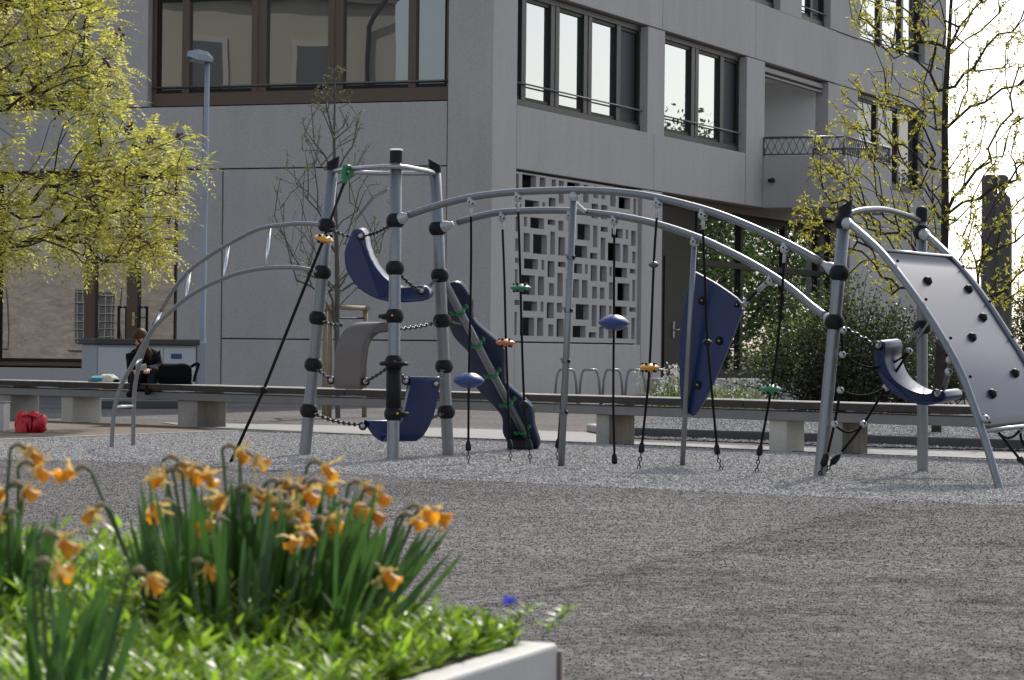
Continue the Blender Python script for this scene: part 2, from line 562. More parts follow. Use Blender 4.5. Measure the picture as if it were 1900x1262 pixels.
    def build(self, name, material, parent=None, base=None):
        if parent is not None:
            base = Vector(parent['_b'])
        elif base is None:
            A = np.array(self.v)
            base = Vector(((A[:, 0].min() + A[:, 0].max()) / 2, (A[:, 1].min() + A[:, 1].max()) / 2, A[:, 2].min()))
        base = Vector(base)
        me = bpy.data.meshes.new(name)
        A = np.array(self.v, dtype=float) - np.array(base)
        me.from_pydata(A.tolist(), [], self.f)
        me.polygons.foreach_set('use_smooth', self.s)
        me.materials.append(MATS[material])
        me.update()
        o = bpy.data.objects.new(name, me)
        COL.objects.link(o)
        if parent is not None:
            o.parent = parent
        else:
            o.location = base
        o['_b'] = tuple(base)
        return o


def quads_obj(name, Q, material, parent=None, base=None):
    """Q: (n,4,3) separate quads as one mesh"""
    Q = np.asarray(Q, dtype=float)
    if parent is not None: base = Vector(parent['_b'])
    elif base is None:
        base = Vector((Q[..., 0].mean(), Q[..., 1].mean(), Q[..., 2].min()))
    n = len(Q)
    me = bpy.data.meshes.new(name)
    V = (Q.reshape(-1, 3) - np.array(base))
    me.vertices.add(n * 4)
    me.vertices.foreach_set('co', V.ravel())
    me.loops.add(n * 4)
    me.loops.foreach_set('vertex_index', np.arange(n * 4, dtype=np.int32))
    me.polygons.add(n)
    me.polygons.foreach_set('loop_start', np.arange(0, n * 4, 4, dtype=np.int32))
    me.update(calc_edges=True)
    me.materials.append(MATS[material])
    o = bpy.data.objects.new(name, me)
    COL.objects.link(o)
    if parent is not None: o.parent = parent
    else: o.location = base
    o['_b'] = tuple(base)
    return o


def tag(o, label=None, cat=None, group=None, kind=None):
    if label: o['label'] = label
    if cat: o['category'] = cat
    if group: o['group'] = group
    if kind: o['kind'] = kind
    return o


def thing(name, base, label, cat, group=None):
    o = bpy.data.objects.new(name, None)
    o.empty_display_size = 0.1
    COL.objects.link(o)
    o.location = base
    o['_b'] = tuple(base)
    return tag(o, label, cat, group)


def copy_part(src, parent, base, loc=(0, 0, 0), rot=None, scale=None):
    c = src.copy()
    COL.objects.link(c)
    c.parent = parent
    c.location = loc
    if rot is not None: c.rotation_euler = rot
    if scale is not None: c.scale = scale
    c['_b'] = tuple(base)
    return c


def smooth_path(pts, per=8):
    """Catmull-Rom through the points"""
    P = [Vector(p) for p in pts]
    P = [P[0] * 2 - P[1]] + P + [P[-1] * 2 - P[-2]]
    out = []
    for i in range(1, len(P) - 2):
        a, b, c, d = P[i - 1], P[i], P[i + 1], P[i + 2]
        for k in range(per):
            t = k / per
            out.append(0.5 * ((2 * b) + (c - a) * t + (2 * a - 5 * b + 4 * c - d) * t * t + (3 * b - a - 3 * c + d) * t ** 3))
    out.append(P[-2].copy())
    return out


def lerp(a, b, t):
    return a + (b - a) * t


def sag_path(a, b, sag, n=8):
    return [lerp(a, b, i / n) - Vector((0, 0, 4 * sag * (i / n) * (1 - i / n))) for i in range(n + 1)]

# ================================================================ SETTING: ground
def sheet(name, pts, z, material, kind='structure'):
    me = bpy.data.meshes.new(name)
    P = [(p[0], p[1], z) for p in pts]
    a = sum(P[i][0] * P[(i + 1) % len(P)][1] - P[(i + 1) % len(P)][0] * P[i][1] for i in range(len(P)))
    if a < 0: P = P[::-1]
    me.from_pydata(P, [], [tuple(range(len(P)))])
    me.materials.append(MATS[material])
    o = bpy.data.objects.new(name, me)
    COL.objects.link(o)
    o['kind'] = kind
    return o


sheet('ground', [(-500, -120), (500, -120), (500, 1500), (-500, 1500)], 0.0, 'asphalt')
G = lambda lst: [gnd(x, y) for x, y in lst]
sheet('brown_yard', G([(-260, 786), (60, 784), (330, 789), (440, 801), (200, 808), (0, 819), (-260, 833)]), 0.004, 'brown_asphalt')
sheet('pale_path', G([(300, 785), (700, 792), (1085, 803), (1180, 821), (1500, 832), (1900, 842), (2150, 850),
                      (2150, 872), (1900, 861), (1500, 846), (1060, 827), (700, 814), (440, 806)]), 0.008, 'path_pale')


def pebbles(name, poly, z, density, size, material, seed, with_sheet=True):
    """loose stones lying on a bed: scattered by geometry nodes over the bed's own sheet"""
    o = sheet(name, poly, z, 'gravel_fines', 'stuff')
    ng = bpy.data.node_groups.new(name, 'GeometryNodeTree')
    ng.interface.new_socket('Geometry', in_out='INPUT', socket_type='NodeSocketGeometry')
    ng.interface.new_socket('Geometry', in_out='OUTPUT', socket_type='NodeSocketGeometry')
    N, L = ng.nodes, ng.links
    gi, go = N.new('NodeGroupInput'), N.new('NodeGroupOutput')
    ds = N.new('GeometryNodeDistributePointsOnFaces')
    ds.inputs['Density'].default_value = density
    ds.inputs['Seed'].default_value = seed
    ico = N.new('GeometryNodeMeshIcoSphere')
    ico.inputs['Radius'].default_value = size
    ico.inputs['Subdivisions'].default_value = 1
    sm = N.new('GeometryNodeSetMaterial')
    sm.inputs['Material'].default_value = MATS[material]
    ip = N.new('GeometryNodeInstanceOnPoints')
    rr = N.new('FunctionNodeRandomValue'); rr.data_type = 'FLOAT_VECTOR'
    rr.inputs[0].default_value, rr.inputs[1].default_value = (0, 0, 0), (6.28, 6.28, 6.28)
    rs = N.new('FunctionNodeRandomValue'); rs.data_type = 'FLOAT_VECTOR'
    rs.inputs[0].default_value, rs.inputs[1].default_value = (0.45, 0.5, 0.35), (1.35, 1.2, 0.9)
    rs.inputs['Seed'].default_value = 3
    jn = N.new('GeometryNodeJoinGeometry')
    L.new(gi.outputs[0], ds.inputs['Mesh'])
    L.new(ds.outputs['Points'], ip.inputs['Points'])
    L.new(ico.outputs['Mesh'], sm.inputs['Geometry'])
    L.new(sm.outputs['Geometry'], ip.inputs['Instance'])
    L.new(rr.outputs[0], ip.inputs['Rotation'])
    L.new(rs.outputs[0], ip.inputs['Scale'])
    if with_sheet: L.new(gi.outputs[0], jn.inputs[0])
    L.new(ip.outputs['Instances'], jn.inputs[0])
    L.new(jn.outputs[0], go.inputs[0])
    md = o.modifiers.new('stones', 'NODES')
    md.node_group = ng
    return o


FRONT = [(-170, 853), (0, 857), (180, 859), (360, 865), (540, 878), (800, 893), (1060, 906), (1500, 927), (1900, 946), (2150, 960)]
FW = []
for a, b_ in zip(G(FRONT), G(FRONT)[1:]):                       # ragged line between stones and asphalt
    for k in range(14):
        FW.append(lerp(a, b_, k / 14) + Vector((0, random.gauss(0, .055), 0)))
FW.append(G(FRONT)[-1])
sheet('forecourt', FW + [Vector((14, 16.5, 0)), Vector((40, 10, 0)), Vector((40, -30, 0)), Vector((-40, -30, 0)), Vector((-40, 26, 0)), Vector((-9, 24.2, 0))], 0.017, 'asphalt')
gb = pebbles('gravel_bed', FW + G([
                              (2150, 868), (1900, 858), (1500, 843), (1060, 824), (700, 811), (440, 803), (200, 812), (0, 821), (-170, 829)]),
             0.012, 1500, 0.0145, 'pebble', 5)
tag(gb, 'light grey crushed stone bed under the climbing frame', 'gravel')
gb2 = pebbles('planted_gravel', G([(1180, 815), (1500, 827), (1900, 838), (2150, 846), (2150, 776), (1750, 768), (1260, 774), (1090, 794), (1120, 806)]),
              0.012, 500, 0.02, 'pebble_tan', 8)
tag(gb2, 'grey brown gravel bed behind the long bench around the shrub', 'gravel')

# stones kicked out over the edge onto the asphalt
sp = pebbles('spilled_stones', [p + Vector((0, .02, 0)) for p in FW] + [p - Vector((0, 1.1, 0)) for p in FW[::-1]], 0.0172, 14, 0.011, 'pebble', 21, False)
tag(sp, 'few loose stones spilled from the gravel bed onto the asphalt', 'gravel')

# stone grain standing out of the worn asphalt, coarse enough to see near the camera
near_z = [Vector((-1.7, 7.0, 0)), Vector((1.7, 7.0, 0)), Vector((2.5, 12.5, 0)), Vector((-2.5, 12.5, 0))]
g1 = pebbles('asphalt_grain', near_z, 0.0152, 3400, 0.0048, 'grit', 31, False)
tag(g1, 'stone grain of the worn asphalt nearest the camera', 'asphalt')
g2 = pebbles('asphalt_grain', [Vector((-2.5, 12.51, 0)), Vector((2.5, 12.51, 0)), Vector((4.2, 18.0, 0)), FW[-30], FW[-60], FW[30], FW[14], Vector((-3.9, 19, 0))], 0.0148, 1700, 0.0062, 'grit', 32, False)
tag(g2, 'stone grain of the worn asphalt in front of the gravel bed', 'asphalt')

# edging
m = MB()
a, b_ = gnd(1150, 812), gnd(2200, 848)
d = (b_ - a).normalized(); nn = Vector((-d.y, d.x, 0))
m.cbox(a, d * (b_ - a).length, nn * 0.12, Vector((0, 0, 0.11)), 0.012)
tag(m.build('kerb', 'kerb_dark'), kind='structure')
m = MB()
a2 = gnd(1088, 801)
d2 = (a - a2).normalized(); n2 = Vector((-d2.y, d2.x, 0))
m.cbox(a2, d2 * ((a - a2).length - 0.01), n2 * 0.14, Vector((0, 0, 0.09)), 0.012)
tag(m.build('kerb_end', 'kerb_pale'), kind='structure')
m = MB()
for (p, q) in (((442, 803), (200, 812)), ((200, 812), (0, 820.5)), ((0, 820.5), (-170, 829))):
    a, b_ = gnd(*p), gnd(*q)
    d = (b_ - a).normalized(); nn = Vector((-d.y, d.x, 0))
    m.obox(a, d * (b_ - a).length, nn * 0.05, Vector((0, 0, 0.03)))
tag(m.build('edging_strip', 'kerb_pale'), kind='structure')
m = MB()
E = [gnd(*p) for p in ((440, 804), (700, 812), (1060, 825), (1500, 844), (1900, 859), (2150, 869))]
for a, b_ in zip(E, E[1:]):
    d = (b_ - a).normalized(); nn = Vector((-d.y, d.x, 0))
    m.obox(a, d * (b_ - a).length, nn * 0.06, Vector((0, 0, 0.028)))
tag(m.build('gravel_edging', 'kerb_dark'), kind='structure')


# ================================================================ SCHOOL BUILDING
CORN = Vector((-0.4, 55.0, 0))
UL = Vector((-0.926, 0.378, 0)).normalized(); NL = Vector((-UL.y, UL.x, 0))       # left facade: along, outward
if NL.y > 0: NL = -NL
UR = Vector((0.378, 0.926, 0)).normalized(); NR = Vector((UR.y, -UR.x, 0))        # right facade
ZV = Vector((0, 0, 1))


class Facade:
    def __init__(self, u, n):
        self.u, self.n = u, n

    def p(self, t, z, d=0.0):
        return CORN + self.u * t + self.n * d + ZV * z

    def tz(self, px, py, d=0.0):
        r = ray(px, py); o = Vector((0, 0, CAM_H))
        k = ((CORN + self.n * d - o).dot(self.n)) / r.dot(self.n)
        q = o + r * k
        return (q - CORN).dot(self.u), q.z

    def t(self, px, py=500, d=0.0):
        return self.tz(px, py, d)[0]

    def box(self, mb, t0, t1, z0, z1, d0, d1, c=0.0):
        if c: return mb.cbox(self.p(t0, z0, d0), self.u * (t1 - t0), self.n * (d1 - d0), ZV * (z1 - z0), c)
        return mb.obox(self.p(t0, z0, d0), self.u * (t1 - t0), self.n * (d1 - d0), ZV * (z1 - z0))


FL, FR = Facade(UL, NL), Facade(UR, NR)
Z1, Z2, Z3, Z4, Z5, ZTOP = 4.28, 5.50, 7.69, 9.01, 11.2, 16.0
JN = 0.011                                                                        # half a panel joint
school = thing('school_building', CORN, 'grey concrete school building with panel facades, wide windows and a pierced screen wall', 'building')


def panel(fc, t0, t1, z0, z1, d0=-0.34, d1=0.0, material='concrete', name='concrete_panel', c=0.008):
    m = MB()
    fc.box(m, min(t0, t1) + JN, max(t0, t1) - JN, z0 + JN, z1 - JN, d0, d1, c)
    return m.build(name, material, school)


# corner pier: one L-shaped column of precast concrete
tL, tR = FL.t(827), FR.t(956)
m = MB()
foot = [FR.p(0, 0), FR.p(tR - JN, 0), FR.p(tR - JN, 0, -0.34), CORN - NR * 0.34 - NL * 0.34, FL.p(tL - JN, 0, -0.34), FL.p(tL - JN, 0)]
m.prism(foot, ZV * ZTOP)
m.build('corner_pier', 'concrete', school)
# dark cavity behind the joints, rooms closed off behind the skin, roof
m = MB()
ROOF = [FR.p(0, 0, -2.6) + UL * 2.6, FR.p(33.2, 0, -2.6), FR.p(33.2, 0, -16), FL.p(16, 0, -16), FL.p(26, 0, -2.6)]
m.prism([FR.p(2.7, 0, -2.7), FR.p(33.0, 0, -2.7), FR.p(33.0, 0, -17), FL.p(26, 0, -17), FL.p(26, 0, -2.7), FL.p(2.7, 0, -2.7)], ZV * (ZTOP - 0.1))
m.build('core_wall', 'dark_room', school)
m = MB()
m.prism([CORN + ZV * ZTOP, FR.p(33.3, ZTOP), FR.p(33.3, ZTOP, -17), FL.p(26, ZTOP, -17), FL.p(26, ZTOP)], ZV * 0.3)
m.build('roof', 'concrete', school)
m = MB()
FL.box(m, 26, 26.3, 0, ZTOP, -17, 0)
m.build('end_wall', 'concrete', school)
m = MB()
FR.box(m, 33.3, 33.6, 0, ZTOP + 0.3, -17, 0)
m.build('end_wall', 'concrete', school)


def window(fc, t0, t1, z0, z1, bars, frame='window_frame', dark='bronze_dark', glass='glass_sky', d=-0.21, bar_w=0.10,
           rail_z=0.34, name='window', sill=0.16, head=0.12, double=(), vent=False):
    """bars: centres of the upright members along t; panes go between them"""
    t0, t1 = min(t0, t1), max(t0, t1)
    m = MB()
    fw = 0.09
    fc.box(m, t0, t1, z0, z0 + sill, d - 0.08, d + 0.05, 0.006)                   # sill member
    fc.box(m, t0, t1, z1 - head, z1, d - 0.08, d + 0.05, 0.006)
    fc.box(m, t0, t0 + fw, z0 + sill, z1 - head, d - 0.08, d + 0.04)
    fc.box(m, t1 - fw, t1, z0 + sill, z1 - head, d - 0.08, d + 0.04)
    w = m.build(name, frame, school)
    for i, b in enumerate(sorted(bars)):
        mm = MB()
        if b in double:
            fc.box(mm, b - bar_w, b - 0.025, z0 + sill, z1 - head, d - 0.06, d + 0.045, 0.005)
            fc.box(mm, b + 0.025, b + bar_w, z0 + sill, z1 - head, d - 0.06, d + 0.045, 0.005)
            fc.box(mm, b - 0.03, b + 0.03, z0 + 0.02, z1 - 0.02, d - 0.1, d + 0.03)
        else:
            fc.box(mm, b - bar_w / 2, b + bar_w / 2, z0 + sill, z1 - head, d - 0.06, d + 0.045, 0.005)
        mm.build('mullion', frame, w)
    edges = [t0 + fw] + sorted(bars) + [t1 - fw]
    for a, b in zip(edges, edges[1:]):
        mm = MB()
        ex = 0.012 * (random.random() - 0.5)
        # each pane sits a hair out of true, as real casements do
        mm.hexa([fc.p(a, z0 + sill - .01, d - 0.03), fc.p(b, z0 + sill - .01, d - 0.03 + ex * 0.25), fc.p(b, z0 + sill - .01, d - 0.05), fc.p(a, z0 + sill - .01, d - 0.05),
                 fc.p(a, z1 - head + .01, d - 0.03), fc.p(b, z1 - head + .01, d - 0.03 + ex * 0.25), fc.p(b, z1 - head + .01, d - 0.05), fc.p(a, z1 - head + .01, d - 0.05)])
        mm.build('vent_panel' if vent and b == edges[-1] else 'pane', 'vent_panel' if vent and b == edges[-1] else glass, w)
        mm = MB()                                                                 # casement edge
        for (p0, p1, q0, q1) in ((a + .03, b - .03, z0 + sill, z0 + sill + .07), (a + .03, b - .03, z1 - head - .07, z1 - head)):
            fc.box(mm, p0, p1, q0, q1, d - 0.055, d + 0.012)
        for (p0, p1) in ((a + .02, a + .055), (b - .055, b - .02)):
            fc.box(mm, p0, p1, z0 + sill + .07, z1 - head - .07, d - 0.055, d + 0.012)
        mm.build('casement', dark, w)
    if rail_z:
        mm = MB()
        mm.tube([fc.p(t0 + 0.03, z0 + rail_z, d + 0.10), fc.p(t1 - 0.03, z0 + rail_z, d + 0.10)], 0.017, 8)
        for b in [t0 + 0.05] + sorted(bars) + [t1 - 0.05]:
            mm.tube([fc.p(b, z0 + rail_z, d + 0.10), fc.p(b, z0 + rail_z, d + 0.0)], 0.012, 6)
        mm.build('guard_rail', 'steel_rail', w)
    return w


# ---- left facade
s413, s373, s327, s275 = FL.t(411), FL.t(374), FL.t(328), FL.t(275, 100)
panel(FL, tL, s413, 1.07, Z1, d1=-0.012)
panel(FL, tL, s413, 0, 1.07, d1=-0.012)
panel(FL, s413, s327, 0, Z1)
panel(FL, tL, s373, Z1, Z2 - 0.02)
panel(FL, s373, s373 + 5.1, Z1, Z2 - 0.02)
panel(FL, s373 + 5.1, s373 + 10.2, Z1, Z2 - 0.02)
panel(FL, s373 + 10.2, 26, Z1, Z2 - 0.02)
lb = [FL.t(346, 100, -0.2), FL.t(482, 100, -0.2), FL.t(624, 100, -0.2), FL.t(766, 100, -0.2)]
window(FL, tL + 0.01, s275, Z2, Z3, lb, frame='bronze', glass='glass_front', double=(lb[1], lb[2]), bar_w=0.16, rail_z=0.36, sill=0.25)
panel(FL, s275, s275 + 1.3, Z2 - 0.02, Z3)
window(FL, s275 + 1.31, s275 + 7.2, Z2, Z3, [s275 + 2.6, s275 + 4.2, s275 + 5.8], frame='bronze', glass='glass_front', bar_w=0.16, sill=0.25)
panel(FL, s275 + 7.2, 26, Z2 - 0.02, Z3)
for (a, b) in ((tL, s373), (s373, s373 + 5.1), (s373 + 5.1, 26)):
    panel(FL, a, b, Z3, Z4)
window(FL, tL + 0.01, s275, Z4, Z5, lb, frame='bronze', glass='glass_front', bar_w=0.16, sill=0.25)
panel(FL, s275, 26, Z4, Z5)
panel(FL, tL, 26, Z5, ZTOP)
# ground-floor glazing with a door, far left
gl0, gl1 = s327 + 0.02, s327 + 4.15
zg = 0.50
panel(FL, gl0, gl1, 0, zg - 0.02, material='concrete_pale', name='plinth')
gb_ = [FL.t(247, 500, -0.2), FL.t(168, 500, -0.2), FL.t(205, 500, -0.2)]
entry = window(FL, gl0, gl1, zg, Z1, gb_[:2], frame='bronze', glass='glass_entry', bar_w=0.24, rail_z=0, name='glazed_door', sill=0.08, head=0.1)
m = MB()
FL.box(m, gl0 + 0.1, gb_[0] - 0.12, 2.80, 2.98, -0.28, -0.165, 0.006)
m.build('transom', 'bronze', entry)
m = MB()
hz = FL.tz(247, 592, -0.14)
FL.box(m, hz[0] - 0.03, hz[0] + 0.03, hz[1] - 0.13, hz[1] + 0.13, -0.165, -0.148, 0.005)
m.tube([FL.p(hz[0], hz[1] + .03, -0.15), FL.p(hz[0], hz[1] + .03, -0.10), FL.p(hz[0] - 0.13, hz[1] + .03, -0.10)], 0.012, 8)
m.build('door_handle', 'brass', entry)
for px in (221, 259):
    m = MB()
    q = FL.tz(px, 570, -0.1)
    m.tube([FL.p(q[0], 0.9, -0.09), FL.p(q[0], q[1] + 0.02, -0.09)], 0.028, 8)
    m.tube([FL.p(q[0], q[1], -0.09), FL.p(q[0], q[1], -0.2)], 0.02, 8)
    m.tube([FL.p(q[0], 1.0, -0.09), FL.p(q[0], 1.0, -0.2)], 0.02, 8)
    m.build('pull_bar', 'bronze_dark', entry)
panel(FL, gl1, 26, 0, Z1)

# ---- right facade
t1 = FR.t(1198); t2 = FR.t(1230); t3 = FR.t(1381); t4 = FR.t(1415)
t5 = FR.t(1535); t6 = FR.t(1590); t7 = FR.t(1712); t8 = 33.3
wb = [FR.t(969, 100, -.2), FR.t(1027, 100, -.2), FR.t(1088, 100, -.2), FR.t(1145, 100, -.2)]
window(FR, tR, t1, Z2, Z3, wb, double=(wb[1], wb[2]), bar_w=0.23, vent=True, rail_z=0.42, sill=0.12)
panel(FR, t1, t2, Z2 - 0.06, Z3)
wb2 = [FR.t(1287, 150, -.2), FR.t(1337, 150, -.2)]
window(FR, t2, t3, Z2, Z3, wb2, double=(wb2[0],), bar_w=0.25, vent=True, rail_z=0.42, sill=0.12)
panel(FR, t3, t4, Z1, Z3, d1=0.012)
tj = FR.t(1211)
panel(FR, tR, tj, Z1, Z2 - 0.02)
panel(FR, tj, t3, Z1, Z2 - 0.02)
panel(FR, tR, t1 + 0.9, Z3, Z4)
panel(FR, t1 + 0.9, FR.t(1398), Z3, Z4)
panel(FR, FR.t(1398), FR.t(1552, 100), Z3, Z4)
panel(FR, FR.t(1552, 100), t8, Z3, Z4, d1=-0.02)
# first floor beyond the loggia
panel(FR, t5, t6, Z1, Z3, d1=-0.02)
w3 = [lerp(t6, t7, .36), lerp(t6, t7, .68)]
window(FR, t6, t7, Z2 - 0.15, Z3, w3, bar_w=0.2, rail_z=0, glass='glass_dim')
panel(FR, t7, t8, Z1, Z3, d1=-0.02)
panel(FR, t6, t7, Z1, Z2 - 0.17, d1=-0.02)
# second floor
panel(FR, tR, 8.0, Z4, Z5)
t9, t10, t11 = FR.t(1448, 10), FR.t(1488, 20), FR.t(1541, 40)
window(FR, 8.0, t9, Z4, Z5, [9.6, 11.2, 12.8, 14.4, 16.0], bar_w=0.2)
panel(FR, t9, t10, Z4 - 0.05, Z5)
window(FR, t10, t11, Z4, Z5, [lerp(t10, t11, .55)], bar_w=0.2)
panel(FR, t11, t6 + 0.1, Z4, Z5)
window(FR, t6 + 0.1, t7, Z4 - 0.1, Z5, [lerp(t6, t7, .40), lerp(t6, t7, .72)], bar_w=0.24)
panel(FR, t7, t8, Z4, Z5)
panel(FR, tR, t8, Z5, ZTOP)
# loggia behind the balcony
m = MB()
FR.box(m, t4, t5, Z1 + 0.02, Z3 + 0.02, -2.5, -2.4)
FR.box(m, t5 - 0.02, t5 + 0.1, Z1 + 0.02, Z3, -2.4, -0.35)
FR.box(m, t4 - 0.1, t4 + 0.02, Z1 + 0.02, Z3, -2.4, -0.35)
FR.box(m, t4, t5, Z3 - 0.02, Z3 + 0.1, -2.4, -0.35)
m.build('loggia_wall', 'white_render', school)
m = MB()
FR.box(m, t4 + 0.05, t5 - 0.1, Z3 - 0.20, Z3 - 0.06, -0.30, -0.12, 0.02)
FR.box(m, t4 + 0.05, t5 - 0.1, Z3 - 0.31, Z3 - 0.24, -0.22, -0.12, 0.02)
m.build('awning_box', 'grey_frame', school)
# balcony: projecting box with a lattice railing
ZB1 = 5.48
tb0, tb1, PB = FR.t(1414, 340), FR.t(1655, 295, 2.0), 2.0
m = MB()
FR.box(m, tb0, tb1, Z1, ZB1, 0.014, PB, 0.012)
balc = m.build('balcony', 'concrete', school)
rail_top, rail_bot = ZB1 + 0.43, ZB1 + 0.04
loop = [FR.p(tb0 + 0.03, 0, 0.03), FR.p(tb0 + 0.03, 0, PB - 0.05), FR.p(tb1 - 0.03, 0, PB - 0.05), FR.p(tb1 - 0.03, 0, 0.03)]
m = MB(); k = MB()
for a, b in zip(loop, loop[1:]):
    m.tube([a + ZV * rail_top, b + ZV * rail_top], 0.028, 8)
    k.tube([a + ZV * rail_bot, b + ZV * rail_bot], 0.018, 6)
    n = max(2, int((b - a).length / 0.17))
    for i in range(n):
        p, q = lerp(a, b, i / n), lerp(a, b, (i + 1) / n)
        k.tube([p + ZV * rail_bot, q + ZV * rail_top], 0.010, 5)
        k.tube([q + ZV * rail_bot, p + ZV * rail_top], 0.010, 5)
for p in loop:
    m.tube([p + ZV * ZB1, p + ZV * (rail_top + 0.01)], 0.03, 8)
m.build('handrail', 'steel_rail', balc)
k.build('lattice', 'grey_frame', balc)
m = MB()
c0 = CORN + UR * (tb0 - 0.02) + NR * 0.22 + ZV * 4.86
m.cbox(c0, -UR * 0.24, NR * 0.10, ZV * 0.09, 0.01)
m.tube([c0 + NR * .05 + ZV * .05, c0 + NR * .05 + ZV * .12], 0.02, 6)
m.build('security_camera', 'bronze_dark', school)
# ground floor right: pier, entrance glazing, plain wall
s1190, s1228 = FR.t(1190), FR.t(1228)
panel(FR, s1190, s1228, 0, Z1, d1=0.004)
panel(FR, tR, s1190, 0, 1.06)
m = MB()
FR.box(m, s1228 - 0.02, t5 + 0.6, 4.12, Z1 + 0.4, -0.75, -0.36)
m.build('soffit', 'bronze', school)
te = FR.t(1292, 600, -0.5); tend = FR.t(1540, 600, -0.5)
m = MB()
FR.box(m, s1228 + 0.03, te - 0.1, 0, 4.12, -0.62, -0.52)
FR.box(m, s1228 + 0.3, s1228 + 1.45, 0.05, 3.0, -0.52, -0.49, 0.01)
FR.box(m, s1228 + 1.6, te - 0.2, 0.05, 3.0, -0.52, -0.49, 0.01)
dr = m.build('service_door', 'bronze_dark', school)
q = FR.tz(1252, 612, -0.45)
m = MB()
FR.box(m, q[0] - 0.05, q[0] + 0.05, q[1] - 0.18, q[1] + 0.18, -0.49, -0.47)
m.tube([FR.p(q[0], q[1], -.47), FR.p(q[0], q[1], -.41), FR.p(q[0] + .2, q[1], -.41)], 0.015, 8)
m.build('door_handle', 'galv_bright', dr)
eb = [FR.t(1376, 600, -.5), FR.t(1457, 600, -.5), FR.t(1518, 600, -.5)]
gz = window(FR, te, tend, 0.25, 4.12, eb, frame='bronze_dark', glass='glass_door', d=-0.55, bar_w=0.22, rail_z=0, name='entrance_glazing', sill=0.2)
zt = FR.tz(1400, 497, -.5)[1]
m = MB()
FR.box(m, te, tend, zt - 0.07, zt + 0.07, -0.62, -0.485, 0.005)
m.build('transom', 'bronze_dark', gz)
panel(FR, te - 0.1, tend, 0, 0.23, d0=-0.6, d1=-0.4, name='plinth')
panel(FR, tend, tend + 0.5, 0, Z1, d0=-0.7)
panel(FR, tend + 0.5, t8, 0, Z1, d1=-0.01)

# ---- pierced screen wall: one precast slab with through openings of many sizes
CR = lambda x, y: (900 + x / 3.154, 280 + y / 3.154)
HOLES = [(168,132,198,228),(217,140,300,222),(320,157,354,250),(390,168,414,250),(432,175,461,307),(480,185,556,255),(575,200,606,302),(635,208,664,277),(681,215,703,282),(733,240,765,325),(782,272,850,340),(868,280,892,372),
 (166,308,213,338),(233,290,316,340),(336,302,352,338),(373,275,413,337),(495,325,535,352),(624,310,662,395),(680,318,716,400),
 (165,385,195,472),(228,385,246,443),(265,392,346,455),(367,403,411,434),(429,410,459,468),(487,385,518,470),(540,428,614,522),(632,438,658,564),(678,445,718,474),(735,362,838,385),(740,455,806,510),(824,462,838,516),(855,468,889,557),
 (163,513,194,586),(226,482,263,593),(281,490,362,604),(382,473,410,607),(429,506,468,613),(487,505,518,530),(523,555,598,625),(615,598,658,633),(676,508,704,638),(719,540,792,645),(807,550,838,655),(862,590,889,658),
 (162,627,196,655),(228,632,310,692),(330,640,347,697),(366,645,407,740),(427,650,472,680),(520,660,568,717),(585,665,601,720),(619,670,655,762),(673,675,712,765),(728,680,743,733),(760,684,831,741),(848,692,887,719),
 (161,693,190,780),(208,728,292,842),(310,735,346,845),(374,775,405,848),(423,716,455,852),(473,750,550,858),(567,757,600,860),(627,795,656,865),(672,800,699,867),(726,770,752,870),(774,775,845,877),(862,756,886,881),
 (158,873,202,902),(222,880,305,937),(325,883,343,940),(361,887,403,980),(420,890,452,946),(490,895,513,950),(530,898,607,988),(624,903,653,1028),(670,905,708,1000),(726,908,741,955),(757,910,829,964),(845,916,882,942),
 (156,942,186,1078),(204,975,288,1082),(305,977,341,1083),(370,1016,400,1085),(419,983,461,1088),(512,1024,588,1092),(607,1062,650,1093),(667,1030,695,1096),(722,1050,750,1098),(768,1030,838,1099),(856,978,882,1103)]
rects = []
DS = -0.04
for (x0, y0, x1, y1) in HOLES:
    a = FR.tz(*CR(x0, (y0 + y1) / 2), DS); b = FR.tz(*CR(x1, (y0 + y1) / 2), DS)
    c = FR.tz(*CR((x0 + x1) / 2, y0), DS); d = FR.tz(*CR((x0 + x1) / 2, y1), DS)
    rects.append((a[0], b[0], d[1], c[1]))
ST0, ST1, SZ0, SZ1 = tR + 0.02, FR.t(1184), 1.08, 4.24
ts = sorted(set([ST0, ST1] + [round(v, 3) for r in rects for v in r[:2] if ST0 < v < ST1]))
zs = sorted(set([SZ0, SZ1] + [round(v, 3) for r in rects for v in r[2:] if SZ0 < v < SZ1]))
nt_, nz_ = len(ts) - 1, len(zs) - 1
solid = np.ones((nt_, nz_), bool)
for i in range(nt_):
    for j in range(nz_):
        tc, zc = (ts[i] + ts[i + 1]) / 2, (zs[j] + zs[j + 1]) / 2
        if any(r[0] < tc < r[1] and r[2] < zc < r[3] for r in rects): solid[i, j] = False
# no sliver thinner than the slab's web may be left open between two holes; build faces cell by cell
m = MB()
for i in range(nt_):
    for j in range(nz_):
        if not solid[i, j]: continue
        a, b, c, d = ts[i], ts[i + 1], zs[j], zs[j + 1]
        for dd, flip in ((DS, 0), (DS - 0.115, 1)):
            q = [FR.p(a, c, dd), FR.p(b, c, dd), FR.p(b, d, dd), FR.p(a, d, dd)]
            m.add(q, [(0, 1, 2, 3) if not flip else (3, 2, 1, 0)])
        for (di, dj, e) in ((-1, 0, ((a, c), (a, d))), (1, 0, ((b, d), (b, c))), (0, -1, ((b, c), (a, c))), (0, 1, ((a, d), (b, d)))):
            ii, jj = i + di, j + dj
            if not (0 <= ii < nt_ and 0 <= jj < nz_) or not solid[ii, jj]:
                (p0, p1) = e
                m.add([FR.p(p0[0], p0[1], DS), FR.p(p1[0], p1[1], DS), FR.p(p1[0], p1[1], DS - 0.115), FR.p(p0[0], p0[1], DS - 0.115)], [(0, 1, 2, 3)])
